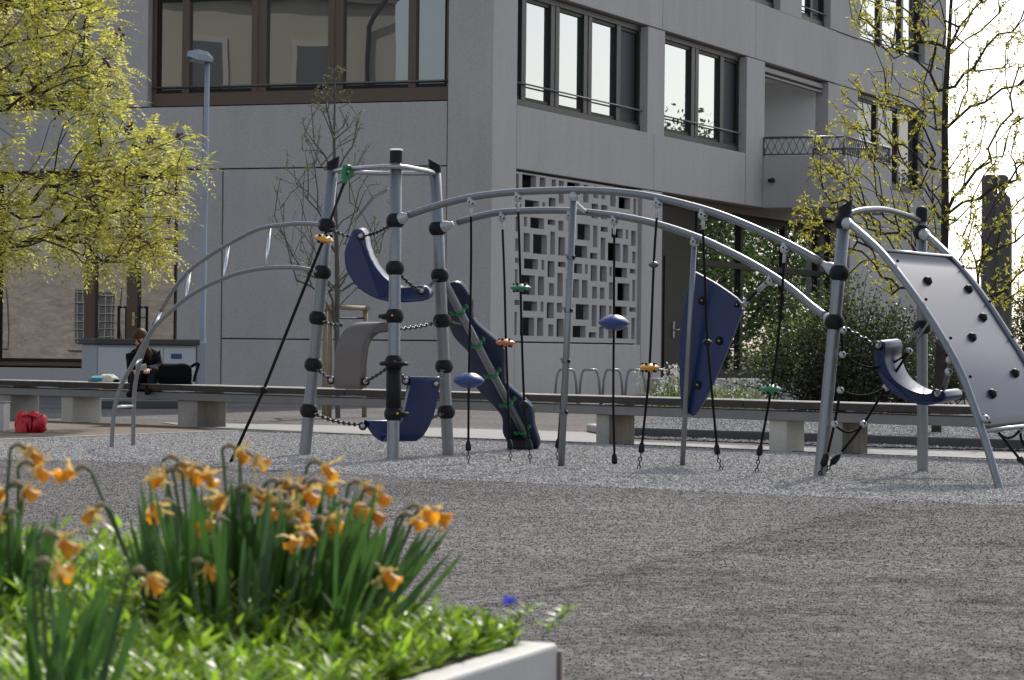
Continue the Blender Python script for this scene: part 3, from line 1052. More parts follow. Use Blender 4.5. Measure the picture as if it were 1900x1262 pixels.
m.build('pierced_screen', 'concrete_pale', school)
m = MB()
FR.box(m, ST1 + 0.02, s1190 - 0.02, 0.02, Z1 - 0.02, -0.34, -0.07)
m.build('screen_jamb', 'concrete', school)
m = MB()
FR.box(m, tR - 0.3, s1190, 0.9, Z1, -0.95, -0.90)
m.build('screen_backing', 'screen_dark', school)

# ---- old house across the yard: outside the frame, it is what the school's front windows mirror
HA, HB = Vector((-50, 48, 0)), Vector((-35.2, 25.0, 0))
hu = (HB - HA).normalized(); hn = Vector((-hu.y, hu.x, 0))
if hn.dot(Vector((0, 55, 0)) - HA) < 0: hn = -hn
house = thing('old_house', HB, 'cream rendered old house mirrored in the front windows of the school', 'house')
HL = (HB - HA).length
m = MB(); m.obox(HB, -hu * HL, -hn * 11, ZV * 13.0); m.build('wall', 'house_render', house)
m = MB(); m.obox(HB + hn * 0.03, -hu * HL, -hn * 0.028, ZV * 3.3); m.build('stone_base', 'house_base', house)
m = MB()
e0, e1 = HB + hu * 0.7 + hn * 0.9 + ZV * 13.0, HA - hu * 0.7 + hn * 0.9 + ZV * 13.0
r0, r1 = HB - hn * 5.5 - hu * 2 + ZV * 16.4, HA - hn * 5.5 + hu * 2 + ZV * 16.4
b0, b1 = HB + hu * .7 - hn * 11.9 + ZV * 13.0, HA - hu * .7 - hn * 11.9 + ZV * 13.0
m.add([e0, e1, r1, r0, b0, b1], [(0, 1, 2, 3), (4, 3, 2, 5), (0, 3, 4), (1, 5, 2), (0, 4, 5, 1)])
m.build('roof', 'roof_tile', house)
m = MB(); m.obox(HB + hn * .02 + ZV * 7.6, -hu * HL, hn * .14, ZV * .3); m.obox(HB + hn * .02 + ZV * 12.5, -hu * HL, hn * .3, ZV * .4); m.build('cornice', 'house_trim', house)
m = MB().tube([HB - hu * .9 + hn * .25 + ZV * .0, HB - hu * .9 + hn * .25 + ZV * 11.6, HB - hu * .5 + hn * .8 + ZV * 12.6], .09, 8); m.build('downpipe', 'bronze_dark', house)
for zi, (z0, z1) in enumerate(((1.0, 2.7), (4.8, 6.9), (8.9, 11.0))):
    for k in range(7):
        x = 2.2 + k * 3.6
        m = MB(); m.obox(HB - hu * (x - 0.2) + hn * 0.031 + ZV * (z0 - 0.2), -hu * 1.6, hn * 0.06, ZV * (z1 - z0 + 0.4)); w = m.build('window', 'house_base' if zi == 0 else 'house_trim', house)
        m = MB(); m.obox(HB - hu * x + hn * 0.093 + ZV * z0, -hu * 1.2, hn * 0.02, ZV * (z1 - z0)); m.build('pane', 'house_pane', w)
        if zi == 0:
            m = MB()
            for i in range(6): m.obox(HB - hu * (x + 0.05 + i * 0.21) + hn * 0.118 + ZV * z0, -hu * .03, hn * .02, ZV * (z1 - z0))
            for i in range(6): m.obox(HB - hu * x + hn * 0.14 + ZV * (z0 + 0.1 + i * .3), -hu * 1.2, hn * .02, ZV * .03)
            m.build('window_bars', 'house_base', w)

# ================================================================ CLIMBING FRAME
frame = thing('climbing_structure', gnd(1040, 870), 'steel climbing frame with three-post tower, arched beams, ladder and climbing wall', 'climbing frame')


def slant_cap(mb, base, axis, r, lo, hi, toward, n=16):
    """tube end cut at a slant: height lo on one side, hi on the other"""
    axis = axis.normalized()
    up = Vector((1, 0, 0))
    u = (up - axis * up.dot(axis)).normalized(); w = axis.cross(u)
    V = []
    for ring in range(2):
        for k in range(n):
            a = 2 * math.pi * k / n
            d = u * math.cos(a) + w * math.sin(a)
            h = 0 if ring == 0 else lerp(lo, hi, 0.5 + 0.5 * d.dot(toward))
            V.append(base + d * r + axis * h)
    F = [(k, (k + 1) % n, n + (k + 1) % n, n + k) for k in range(n)]
    mb.add(V, F, True)
    mb.add(V[n:], [tuple(range(n))])


def make_post(foot, top, r, cap_lo, cap_hi, toward, name='post', mat_='galv', cap_mat='rubber'):
    ax = (top - foot).normalized()
    m = MB().tube([foot - ax * 0.12, foot + ax * 0.02, lerp(foot, top, .33), lerp(foot, top, .66), top], r, 20)
    p = m.build(name, mat_, frame)
    m = MB()
    slant_cap(m, top - ax * 0.03, ax, r + 0.003, cap_lo, cap_hi, toward)
    m.build('post_cap', cap_mat, p)
    return p


def on_post(foot, top, py):
    """point of a post at an image height"""
    lo, hi = 0.0, 1.0
    for _ in range(40):
        k = (lo + hi) / 2
        q = CAM_ROT.transposed() @ (lerp(foot, top, k) - Vector((0, 0, CAM_H)))
        y = 631 - F_PX * q.y / -q.z
        if y > py: lo = k
        else: hi = k
    return lerp(foot, top, (lo + hi) / 2)


LF, LT = at(565, 848, 25.20), at(617, 309, 25.12)
FF, FT = at(729, 859, 24.27), at(735, 296, 24.46)
RF, RT = at(832, 851, 25.35), at(807, 314, 25.22)
R_POST = 0.049
X1 = Vector((1, 0, 0))
pL = make_post(LF, LT, R_POST, 0.055, 0.125, X1)
pF = make_post(FF, FT, R_POST, 0.10, 0.10, Vector((0, 1, 0)), cap_mat='rubber')
pR = make_post(RF, RT, R_POST, 0.06, 0.12, -X1)
# metal disc closing the front post's cap
m = MB(); ax = (FT - FF).normalized()
c = FT + ax * 0.068
slant_cap(m, c, ax, R_POST + 0.004, 0.004, 0.03, Vector((0, 1, 0)))
m.build('post_lid', 'galv_bright', pF)


def ball_on(post, foot, top, py, r=0.076, tilt=0.0):
    c = on_post(foot, top, py)
    ax = (top - foot).normalized()
    m = MB().ball(c, r, 24, 16, ax, 0.97)
    m.build('ball_joint', 'rubber', post)
    return c


BL = [ball_on(pL, LF, LT, y) for y in (418, 505, 590, 677, 762)]
BF = [ball_on(pF, FF, FT, y) for y in (410, 498, 587, 673, 768)]
BR = [ball_on(pR, RF, RT, y) for y in (424, 511, 595, 680, 764)]
# foothold flanges and the sleeve on the front post
for i, (dx, r, name) in enumerate(((-0.05, 0.062, 'foothold'), (0.0, 0.118, 'foothold'), (0.05, 0.062, 'foothold'))):
    c = BF[2 + i]
    m = MB()
    if i == 1:
        m.lathe(c + ZV * -0.01, ZV, [(.04, -.016), (r - .012, -.016), (r, -.006), (r, .008), (r - .014, .018), (.04, .026)], 24)
    else:
        s = -1 if i == 0 else 1
        path = [c + X1 * (s * .03) + ZV * -.005, c + X1 * (s * .08) + ZV * -.004, c + X1 * (s * .125) + ZV * .0]
        m.tube(path, [.034, .026, .016], 10)
        m.tube([c + Vector((s * .0, -.06, 0)), c + Vector((s * .07, -.05, 0)), c + Vector((s * .12, -.0, 0))], [.028, .022, .014], 8)
    fh = m.build(name, 'rubber', pF)
    m = MB().ball(c + Vector((0.01 + dx * .5, -0.078, 0.005)), 0.011, 8, 6)
    m.build('bolt_cap', 'yellow_disc', pF)
m = MB(); m.tube([BF[3], lerp(BF[3], BF[4], .5), BF[4]], 0.062, 18)
m.build('sleeve', 'rubber', pF)


# head ring of the tower
def ring_pts():
    a, b, c = on_post(LF, LT, 318), on_post(FF, FT, 310), on_post(RF, RT, 322)
    near = smooth_path([a, lerp(a, b, .35) + Vector((-.02, -.12, 0)), b + Vector((0, -.055, .0)), lerp(b, c, .65) + Vector((.02, -.12, 0)), c], 8)
    far = smooth_path([a, lerp(a, c, .5) + Vector((0, .16, 0)), c], 8)
    return near, far


near, far = ring_pts()
m = MB().tube(near, 0.021, 12); m.tube(far, 0.021, 12)
hr = m.build('head_ring', 'galv_bright', frame)

# ---- twisted arch ladder on the left
railA = [at(x, y, d) for x, y, d in ((596, 417, 25.1), (560, 415, 25.2), (530, 417, 25.3), (480, 425, 25.5), (424, 453, 25.8), (385, 477, 25.95), (351, 503, 26.1), (324, 535, 26.3), (303, 568, 26.45), (285, 603, 26.6), (275, 628, 26.68), (260, 671, 26.8), (251, 714, 26.9), (248, 757, 26.95), (247, 827, 27.0))]
railB = [at(x, y, d) for x, y, d in ((592, 505, 25.1), (560, 498, 25.15), (530, 496, 25.22), (490, 498, 25.3), (450, 505, 25.45), (414, 517, 25.6), (375, 535, 25.75), (342, 556, 25.9), (315, 579, 26.0), (285, 609, 26.15), (264, 644, 26.25), (246, 677, 26.32), (228, 709, 26.4), (214, 751, 26.45), (209, 792, 26.48), (207, 834, 26.5))]
railA.append(railA[-1] - ZV * .15); railB.append(railB[-1] - ZV * .15)
m = MB().tube(smooth_path(railA, 5), 0.019, 12)
ladder = m.build('arched_ladder', 'galv', frame)
m = MB().tube(smooth_path(railB, 5), 0.019, 12)
m.build('ladder_rail', 'galv', ladder)
for (pa, pb) in (((215, 755, 26.45), (248, 753, 26.95)), ((247, 677, 26.32), (262, 666, 26.8)), ((287, 606, 26.15), (298, 578, 26.5)),
                 ((345, 554, 25.9), (352, 504, 26.1)), ((415, 516, 25.6), (424, 454, 25.8)), ((493, 498, 25.3), (501, 422, 25.45))):
    m = MB().tube([at(*pa), at(*pb)], 0.0135, 10)
    m.build('rung', 'alu', ladder)

# ---- right-hand gate posts
P1F, P1T = at(1521, 889, 22.0), at(1568, 392, 22.05)
P2F, P2T = at(1712, 881, 23.05), at(1710, 404, 23.0)
p1 = make_post(P1F, P1T, 0.047, 0.05, 0.13, X1)
p2 = make_post(P2F, P2T, 0.042, 0.085, 0.095, Vector((0, 1, 0)))
m = MB().ball(P2T + ZV * .058, .0445, 16, 10, (0, 0, 1), .75)
m.build('cap_dome', 'rubber', p2)
B1 = [ball_on(p1, P1F, P1T, y, 0.074) for y in (411, 507, 598)]
B2 = [ball_on(p2, P2F, P2T, y, 0.068) for y in (431, 607)]

# ---- twin arch beams from the tower to the gate
A1 = [at(x, y, d) for x, y, d in ((740, 406, 24.4), (800, 385, 24.2), (870, 367, 24.0), (950, 357, 23.75), (1062, 353, 23.4), (1150, 357, 23.15), (1220, 367, 22.95), (1320, 393, 22.65), (1400, 424, 22.42), (1470, 457, 22.25), (1545, 499, 22.06))]
A2 = [at(x, y, d) for x, y, d in ((822, 420, 25.25), (905, 398, 24.95), (960, 392, 24.75), (1050, 391, 24.4), (1140, 400, 24.05), (1215, 415, 23.75), (1287, 438, 23.45), (1340, 461, 23.2), (1400, 492, 22.9), (1460, 530, 22.6), (1510, 571, 22.3), (1540, 592, 22.08))]
S1, S2 = smooth_path(A1, 6), smooth_path(A2, 6)
m = MB().tube(S1[2:-2], 0.029, 14); beam1 = m.build('arch_beam', 'galv', frame)
m = MB().tube(S2[2:-2], 0.029, 14); beam2 = m.build('arch_beam', 'galv', frame)
for S, bm, ends in ((S1, beam1, (BF[0], B1[1])), (S2, beam2, (BR[0], B1[2]))):
    for e, idx, sg in ((ends[0], 3, 1), (ends[1], -4, -1)):
        d = (S[idx] - e).normalized()
        m = MB().lathe(e + d * 0.055, d, [(.048, 0), (.046, .03), (.036, .055), (.024, .075), (.022, .10), (.001, .10)], 14)
        m.build('end_socket', 'white_node', bm)


def beam_point(S, px):
    best, bd = None, 1e9
    for a, b in zip(S, S[1:]):
        for k in range(6):
            p = lerp(a, b, k / 6)
            q = CAM_ROT.transposed() @ (p - Vector((0, 0, CAM_H)))
            x = 950 + F_PX * q.x / -q.z
            if abs(x - px) < bd: best, bd = p, abs(x - px)
    return best


def clamp(bm, p):
    """cast rope hanger under a beam"""
    m = MB().lathe(p + Vector((0, -.034, -.045)), Vector((0, 1, 0)), [(.001, 0), (.03, 0), (.036, .008), (.036, .06), (.03, .068), (.001, .068)], 14)
    m.cbox(p + Vector((-.028, -.032, -.045)), Vector((.056, 0, 0)), Vector((0, .064, 0)), ZV * .045, .008)
    c = m.build('rope_clamp', 'white_node', bm)
    m = MB()
    for dx, dz in ((-.014, -.04), (.014, -.052)):
        m.ball(p + Vector((dx, -.035, dz)), .0075, 8, 6)
    m.build('bolt', 'rubber', c)
    return p + Vector((0, 0, -.08))


# supports
s1t, s1f = beam_point(S1, 1064) - ZV * .03, at(1041, 869, 23.35)
ax = (s1t - s1f).normalized()
m = MB().tube([s1f - ax * .12, lerp(s1f, s1t, .5), s1t], 0.027, 14)
sup1 = m.build('support_post', 'galv', frame)
m = MB().tube([s1t - ax * .16, s1t - ax * .05, beam_point(S2, 1086)], 0.018, 10)
m.lathe(s1t - ax * .02 + Vector((0, -.035, 0)), Vector((0, 1, 0)), [(.001, 0), (.034, 0), (.04, .01), (.04, .06), (.001, .07)], 14)
m.build('fork_bracket', 'white_node', sup1)
s2t, s2f = beam_point(S2, 1288) - ZV * .02, at(1266, 867, 23.75)
ax2 = (s2t - s2f).normalized()
m = MB().tube([s2f - ax2 * .12, lerp(s2f, s2t, .5), s2t - ax2 * .05], 0.021, 12)
sup2 = m.build('support_post', 'galv', frame)
clamp(beam2, beam_point(S2, 1288))

# ---- blue sail panel on the slim support
S7 = lambda x, y: (1180 + x / 2.176, 340 + y / 2.176)
out = [(235, 355), (290, 385), (350, 422), (425, 485), (410, 560), (380, 640), (340, 740), (290, 850), (238, 935), (212, 932), (186, 925), (178, 850), (173, 740), (174, 660), (176, 600), (190, 500), (212, 412)]
poly = smooth_path([at(*S7(x, y), lerp(23.75, 23.35, (x - 173) / 252)) for x, y in out] + [at(*S7(235, 355), 23.65)], 3)[:-1]
m = MB().prism(poly, Vector((.02, .045, 0)))
sail = m.build('sail_panel', 'blue_plastic', frame)
bv = sail.modifiers.new('edge', 'BEVEL'); bv.width = .008; bv.segments = 2; bv.limit_method = 'ANGLE'


def hold(parent, p, nrm, r=.034, gold=True):
    """lumpy climbing hold bolted to a panel"""
    nrm = nrm.normalized()
    m = MB()
    m.lathe(p, nrm, [(r * 1.15, 0), (r * 1.2, r * .25), (r * .95, r * .7), (r * .5, r * 1.0), (.001, r * 1.05)], 9)
    o = m.build('hold', 'rubber', parent)
    m = MB().ball(p + nrm * r * 1.02, r * .28, 8, 6)
    m.build('bolt', 'brass' if gold else 'chain', o)


for x, y in ((268, 475), (408, 490), (337, 637), (250, 815)):
    q = at(*S7(x, y), lerp(23.75, 23.35, (x - 173) / 252)) + Vector((0, -.002, 0))
    hold(sail, q, Vector((-.25, -1, .05)), .03 if x != 408 else .022)
# sail tie
a, b = at(1377, 567, 23.36), beam_point(S2, 1428) - ZV * .05
m = MB().tube([a, b], .011, 8); tie = m.build('tie_rope', 'rope', frame)
m = MB().tube([a, lerp(a, b, .2)], .017, 8); m.tube([lerp(a, b, .62), lerp(a, b, .9)], .019, 8); m.build('ferrule', 'white_node', tie)
clamp(beam2, beam_point(S2, 1430))

# ---- slide pole with wavy board, behind the tower
S5 = lambda x, y: (820 + x / 2.1023, 300 + y / 2.1023)
rt = [(20, 480), (42, 471), (68, 476), (92, 502), (114, 545), (119, 612), (165, 660), (228, 715), (243, 748), (243, 848), (262, 878), (338, 945), (354, 985), (358, 1030), (378, 1092), (370, 1125), (342, 1138)]
lf = [(300, 1136), (268, 1118), (248, 1085), (235, 1055), (233, 1002), (205, 960), (150, 905), (112, 850), (106, 800), (106, 752), (62, 705), (38, 672), (24, 630), (18, 560)]
dd = lambda x, y: lerp(25.50, 27.25, (y - 471) / 667)
poly = [at(*S5(x, y), dd(x, y)) for x, y in rt + lf]
poly = smooth_path(poly + [poly[0]], 3)[:-1]
m = MB().prism(poly, Vector((.02, .06, .02)))
board = m.build('wave_board', 'navy_board', frame)
bv = board.modifiers.new('edge', 'BEVEL'); bv.width = .012; bv.segments = 2; bv.limit_method = 'ANGLE'
pt, pb = at(829, 532, 25.36), at(977, 812, 27.05)
m = MB().tube([pt + (pt - pb).normalized() * .1, lerp(pt, pb, .5), pb], .034, 14)
spole = m.build('slide_pole', 'galv', board)
for x, y in ((848, 575), (880, 634), (907, 690), (933, 745), (961, 799)):
    k = (y - 532) / 280
    c = lerp(pt, pb, k); ax = (pb - pt).normalized()
    m = MB().lathe(c - ax * .022, ax, [(.038, 0), (.043, .004), (.043, .04), (.038, .044)], 14)
    sd = ax.cross(Vector((0, 1, 0))).normalized()
    m.cbox(c - sd * .075 - ax * .018 - Vector((0, .012, 0)), sd * .15, ax * .036, Vector((0, .024, 0)), .006)
    for s in (-1, 1):
        m.tube([c + sd * s * .07, c + sd * s * .07 - ax * .035 + Vector((0, -.01, 0))], .012, 6)
    m.build('green_clip', 'green_clip', board)
m = MB().lathe(at(966, 836, 27.1) - ZV * .02, ZV, [(.001, 0), (.10, 0), (.115, .03), (.11, .10), (.07, .15), (.04, .16)], 16)
m.build('foot', 'rubber', board)
m = MB().tube([BR[2], at(850, 603, 25.62)], .028, 10); m.build('bracket', 'rubber', board)

# ---- gate: top tie, climbing wall
m = MB().tube(smooth_path([at(1573, 398, 22.05), at(1600, 390, 22.2), at(1640, 389, 22.5), at(1680, 399, 22.8), at(1709, 410, 23.0)], 6), .022, 12)
m.build('top_tie', 'galv', frame)
W1 = [at(x, y, d) for x, y, d in ((1572, 412, 22.05), (1597, 432, 21.73), (1640, 473, 21.39), (1690, 538, 21.06), (1735, 605, 20.81), (1775, 675, 20.59), (1800, 735, 20.47), (1825, 808, 20.34), (1843, 868, 20.26), (1855, 911, 20.20))]
w2b = [at(x, y, d) for x, y, d in ((1717, 434, 22.98), (1745, 459, 22.65), (1788, 503, 22.33), (1829, 558, 22.08), (1868, 618, 21.87), (1900, 668, 21.70), (1930, 725, 21.56), (1957, 790, 21.43), (1980, 850, 21.32), (1996, 897, 21.25))]
W1.append(W1[-1] - ZV * .12); w2b.append(w2b[-1] - ZV * .12)
Q1, Q2 = smooth_path(W1, 6), smooth_path(w2b, 6)
m = MB().tube(Q1[1:], .027, 14); wall = m.build('climbing_wall', 'galv', frame)
m = MB().tube(Q2[1:], .027, 14); m.build('wall_rail', 'galv', wall)
for e, Qq in ((B1[0], Q1), (B2[0], Q2)):
    d = (Qq[4] - e).normalized()
    m = MB().lathe(e + d * .05, d, [(.046, 0), (.044, .03), (.036, .055), (.026, .075), (.024, .10), (.001, .10)], 14)
    m.build('end_socket', 'white_node', wall)


def at_py(S, py):
    for a, b in zip(S, S[1:]):
        ya = 631 - F_PX * (lambda q: q.y / -q.z)(CAM_ROT.transposed() @ (a - Vector((0, 0, CAM_H))))
        yb = 631 - F_PX * (lambda q: q.y / -q.z)(CAM_ROT.transposed() @ (b - Vector((0, 0, CAM_H))))
        if ya <= py <= yb: return lerp(a, b, (py - ya) / max(1e-6, yb - ya))
    return S[-1]


rowsL = [at_py(Q1, lerp(466, 800, i / 14)) for i in range(15)]
rowsR = [at_py(Q2, lerp(478, 784, i / 14)) for i in range(15)]
m = MB()
V, Fc = [], []
nu = 6
for a, b in zip(rowsL, rowsR):
    for j in range(nu + 1):
        V.append(lerp(a, b, .02 + .96 * j / nu))
nr = len(V)
nrm = (rowsR[6] - rowsL[6]).cross(rowsL[8] - rowsL[6]).normalized()
if nrm.y > 0: nrm = -nrm
WALLN = nrm
V = V + [p - nrm * .03 for p in V]
for i in range(14):
    for j in range(nu):
        q = i * (nu + 1) + j
        Fc.append((q, q + 1, q + nu + 2, q + nu + 1)); Fc.append((nr + q + nu + 1, nr + q + nu + 2, nr + q + 1, nr + q))
m.add(V, Fc, True)
ed = [list(range(nu + 1)), list(range(14 * (nu + 1), 15 * (nu + 1)))]
for e in ed:
    for a, b in zip(e, e[1:]): m.f.append((a, b, nr + b, nr + a)); m.s.append(False)
m.build('wall_panel', 'galv_sheet', wall)
m = MB().tube([rowsL[0] + nrm * .01, rowsR[0] + nrm * .01], .013, 8)
m.build('panel_edge', 'galv_bright', wall)
m = MB().tube([rowsL[14], rowsR[14]], .013, 8)
m.build('panel_edge', 'galv_bright', wall)


def wall_pt(px, py):
    """where a sight line meets the curved panel"""
    o = Vector((0, 0, CAM_H)); r = ray(px, py)
    best, bd = None, 9
    for i in range(14):
        for k in range(8):
            a, b = lerp(rowsL[i], rowsL[i + 1], k / 8), lerp(rowsR[i], rowsR[i + 1], k / 8)
            for j in range(41):
                p = lerp(a, b, j / 40)
                q = o + r * ((p - o).dot(r) / r.dot(r))
                d = (p - q).length
                if d < bd: best, bd = p, d
    return best


def wall_n(p):
    i = min(range(14), key=lambda k: abs(rowsL[k].z - p.z))
    q = (rowsR[i] - rowsL[i]).cross(rowsL[i + 1] - rowsL[i]).normalized()
    return -q if q.y > 0 else q


for x, y in ((1720, 521), (1795, 536), (1823, 591), (1803, 628), (1882, 692), (1839, 731)):
    q = wall_pt(x, y)
    hold(wall, q + wall_n(q) * .002, wall_n(q), .031, False)
m = MB()
for i in (1, 4, 7, 10, 13):
    m.ball(rowsL[i] + nrm * .034 + X1 * .02, .012, 8, 6); m.ball(rowsR[i] + nrm * .034 - X1 * .015, .012, 8, 6)
m.build('bolt', 'rubber', wall)


# ================================================================ HANGING ROPES (each its own thing)
def disc(mb, c, R, h, axis):
    mb.lathe(c, axis, [(.001, -h), (R * .25, -h * .96), (R * .52, -h * .80), (R * .78, -h * .50), (R * .95, -h * .2), (R, -h * .05), (R, h * .05), (R * .95, h * .2), (R * .78, h * .5), (R * .52, h * .80), (R * .25, h * .96), (.001, h)], 26)


def hanging_rope(label, top, mids, foot, anchor, discs, group='vertical climbing ropes under the arch'):
    """top..foot polyline; discs: (fraction, material, radius, half height, studs)"""
    t = thing('climbing_rope', anchor, label, 'rope', group)
    path = [top] + mids + [foot]
    m = MB().tube(smooth_path(path, 5), .0095, 8); m.build('rope', 'rope', t)
    d0 = (path[1] - top).normalized()
    m = MB().lathe(top + ZV * .02, d0, [(.006, 0), (.011, .01), (.013, .03), (.013, .085), (.009, .095)], 10)
    m.build('ferrule', 'white_node', t)
    d1 = (foot - path[-2]).normalized()
    m = MB().lathe(foot - d1 * .02, d1, [(.011, 0), (.019, .018), (.024, .05), (.023, .075), (.012, .085), (.001, .085)], 12)
    m.build('end_sleeve', 'rubber', t)
    f2 = foot + d1 * .065
    if (anchor - f2).length > .05:
        m = MB().chain([f2, anchor - ZV * .01], .042, .005); m.build('anchor_chain', 'chain_dark', t)
    L = smooth_path(path, 5)
    for (p, dr, mt, R, h, studs) in discs:
        m = MB(); disc(m, p, R, h, dr); dk = m.build('disc' if R > .05 else 'bead', mt, t)
        if studs:
            m = MB()
            for k in range(5):
                a = 2 * math.pi * k / 5 + .4
                v = Vector((math.cos(a), math.sin(a), 0)) * R * .62
                m.ball(p + v + dr * h * .80, .012, 8, 6); m.ball(p + v - dr * h * .80, .012, 8, 6)
            m.build('stud', 'rubber', dk)
    return t


def rope_from(px_clamp, S, bm, pts, foot, anchor_px, discs, label):
    """survey of one rope: depth slides from the beam down to the ground anchor"""
    bp = beam_point(S, px_clamp)
    top = clamp(bm, bp)
    anc = gnd(*anchor_px)
    ytop = 400
    def dep(y): return lerp(bp.y, anc.y, min(1, max(0, (y - ytop) / (anchor_px[1] - ytop))))
    mids = [at(x, y, dep(y)) for x, y in pts]
    ft = at(*foot, dep(foot[1]))
    ds = []
    for (x, y, mt, wpx, hpx, studs) in discs:
        d = dep(y)
        ds.append((at(x, y, d), ZV, mt, wpx / 2 / F_PX * d, hpx / 2 / F_PX * d, studs))
    hanging_rope(label, top, mids, ft, anc, ds)


rope_from(875, S1, beam1, [(874, 500), (870, 706)], (869, 822), (870, 864), [(870, 706, 'blue_disc', 58, 30, 0)],
          'black rope with a blue oval pod in front of the wavy navy board')
rope_from(932, S2, beam2, [(936, 520), (939, 640)], (946, 820), (948, 862), [(938, 636, 'orange_disc', 37, 15, 1)],
          'black rope with a small orange disc')
rope_from(961, S1, beam1, [(965, 500), (968, 620), (973, 752)], (981, 820), (984, 866), [(966, 534, 'green_disc', 40, 15, 1), (973, 752, 'rubber', 20, 18, 0)],
          'black rope with a green disc in front of the pierced screen')
rope_from(1058, S2, beam2, [(1054, 560), (1045, 700)], (1036, 818), (1033, 857), [(1044, 768, 'rubber', 10, 8, 0)],
          'plain black rope hanging beside the middle support post')
rope_from(1139, S2, beam2, [(1139, 600), (1138, 740)], (1140, 846), (1140, 866), [(1139, 599, 'blue_disc', 58, 31, 0)],
          'black rope with a blue oval pod in front of the pierced screen')
rope_from(1220, S1, beam1, [(1213, 491), (1205, 683)], (1191, 825), (1184, 875), [(1213, 491, 'chain', 20, 13, 0), (1205, 682, 'yellow_disc', 40, 16, 1)],
          'black rope with a yellow disc and a small grey bead')
rope_from(1305, S1, beam1, [(1308, 520), (1313, 636)], (1330, 828), (1341, 878), [(1312, 636, 'rubber', 20, 14, 0)],
          'black rope with one black bead crossing the blue sail panel')
rope_from(1457, S1, beam1, [(1445, 620), (1431, 722)], (1411, 830), (1403, 882), [(1430, 722, 'green_disc', 40, 18, 1)],
          'black rope with a green disc beside the dark shrub')
# clamps with fixings along the middle support post
for y in (487, 583, 675, 768):
    k = (869 - y) / (869 - 372)
    c = lerp(s1f, s1t, k)
    m = MB().lathe(c - ax * .02, ax, [(.030, 0), (.034, .006), (.034, .034), (.030, .04)], 12)
    m.tube([c, c + Vector((-.045, -.02, .02))], .010, 6)
    q = m.build('collar', 'galv', sup1)
    m = MB().ball(c + Vector((.022, -.028, 0)), .014, 8, 6); m.build('bolt', 'rubber', sup1)

# slanting rope of the tower
top = at(645, 322, 24.75); anc = gnd(424, 862)
t = thing('slanting_rope', anc, 'slanting black rope with green hook and yellow disc left of the tower', 'rope')
mid = at(489, 724, lerp(24.75, anc.y, .74)); dsk = at(601, 443, lerp(24.75, anc.y, .24))
m = MB().tube([top, dsk, mid, anc - ZV * .02], .0125, 8); m.build('rope', 'rope', t)
dr = (top - dsk).normalized()
m = MB(); disc(m, dsk, .081, .032, (ZV + Vector((.25, -.25, 0))).normalized()); dk = m.build('disc', 'yellow_disc', t)
m = MB()
for a in range(5):
    v = Vector((math.cos(a * 1.257), math.sin(a * 1.257), 0)) * .05
    m.ball(dsk + v + Vector((.0, -.01, -.022)), .014, 8, 6); m.ball(dsk + v + Vector((.01, -.01, .024)), .014, 8, 6)
m.build('stud', 'rubber', dk)
m = MB(); disc(m, mid, .035, .03, dr); m.build('bead', 'rubber', t)
m = MB()
hk = (dsk - top).normalized()
m.tube([top + ZV * .05 + X1 * .03, top + ZV * .055 - X1 * .02, top - X1 * .03 + ZV * .0, top + hk * .08, top + hk * .11], [.02, .026, .03, .026, .016], 10)
m.tube([top + ZV * .05 + X1 * .05, top + ZV * .0 + X1 * .03, top + hk * .07], [.014, .018, .018], 8)
m.build('hook', 'green_clip', t)


# ================================================================ CURVED SEATS ON CHAINS
def curved_seat(label, mat_, pts, thick, w, chains, bolts, base):
    """bent moulded board: centre line pts of its near edge, pushed along w"""
    t = thing('curved_seat', base, label, 'swing seat', 'curved seats on chains')
    c = smooth_path(pts, 8)
    ths = thick if isinstance(thick, (list, tuple)) else [thick] * 2
    outp, inn = [], []
    n = len(c)
    plane_n = w.normalized()
    for i, p in enumerate(c):
        tg = (c[min(n - 1, i + 1)] - c[max(0, i - 1)]).normalized()
        nv = plane_n.cross(tg).normalized()
        f = i / (n - 1)
        th = np.interp(f, np.linspace(0, 1, len(ths)), ths) / 2
        outp.append(p + nv * th); inn.append(p - nv * th)

    def capround(p, a, b):                               # rounded lip
        ctr = (a + b) / 2; tg = (ctr - p).normalized() if (ctr - p).length > 1e-6 else Vector()
        return ctr
    # rounded ends
    def arc(a, b, outward):
        ctr = (a + b) / 2; r = (a - b).length / 2; u = (a - ctr).normalized()
        return [ctr + u * r * math.cos(x) + outward * r * math.sin(x) for x in (math.pi * k / 6 for k in range(1, 6))]
    e_end = (c[-1] - c[-2]).normalized(); e_st = (c[0] - c[1]).normalized()
    poly = outp + arc(outp[-1], inn[-1], e_end) + inn[::-1] + arc(inn[0], outp[0], e_st)
    m = MB(); m.prism(poly, w, True)
    o = m.build('seat', mat_, t)
    bv = o.modifiers.new('edge', 'BEVEL'); bv.width = .012; bv.segments = 3; bv.limit_method = 'ANGLE'; bv.angle_limit = 1.0
    for a, b, sg in chains:
        m = MB().chain(sag_path(a, b, sg, 6), .046, .0072); m.build('chain', 'chain', t)
        m = MB().tube(sag_path(a, b, sg, 6), .0065, 6); m.build('chain_core', 'rope', t)
    for b in bolts:
        m = MB().ball(b, .036, 12, 8)
        q = m.build('end_fitting', 'rubber', t)
        m = MB().lathe(b + Vector((0, -.03, 0)), Vector((0, -1, 0)), [(.022, 0), (.022, .01), (.012, .014), (.001, .014)], 10)
        m.build('bolt', 'galv_bright', q)
    return t


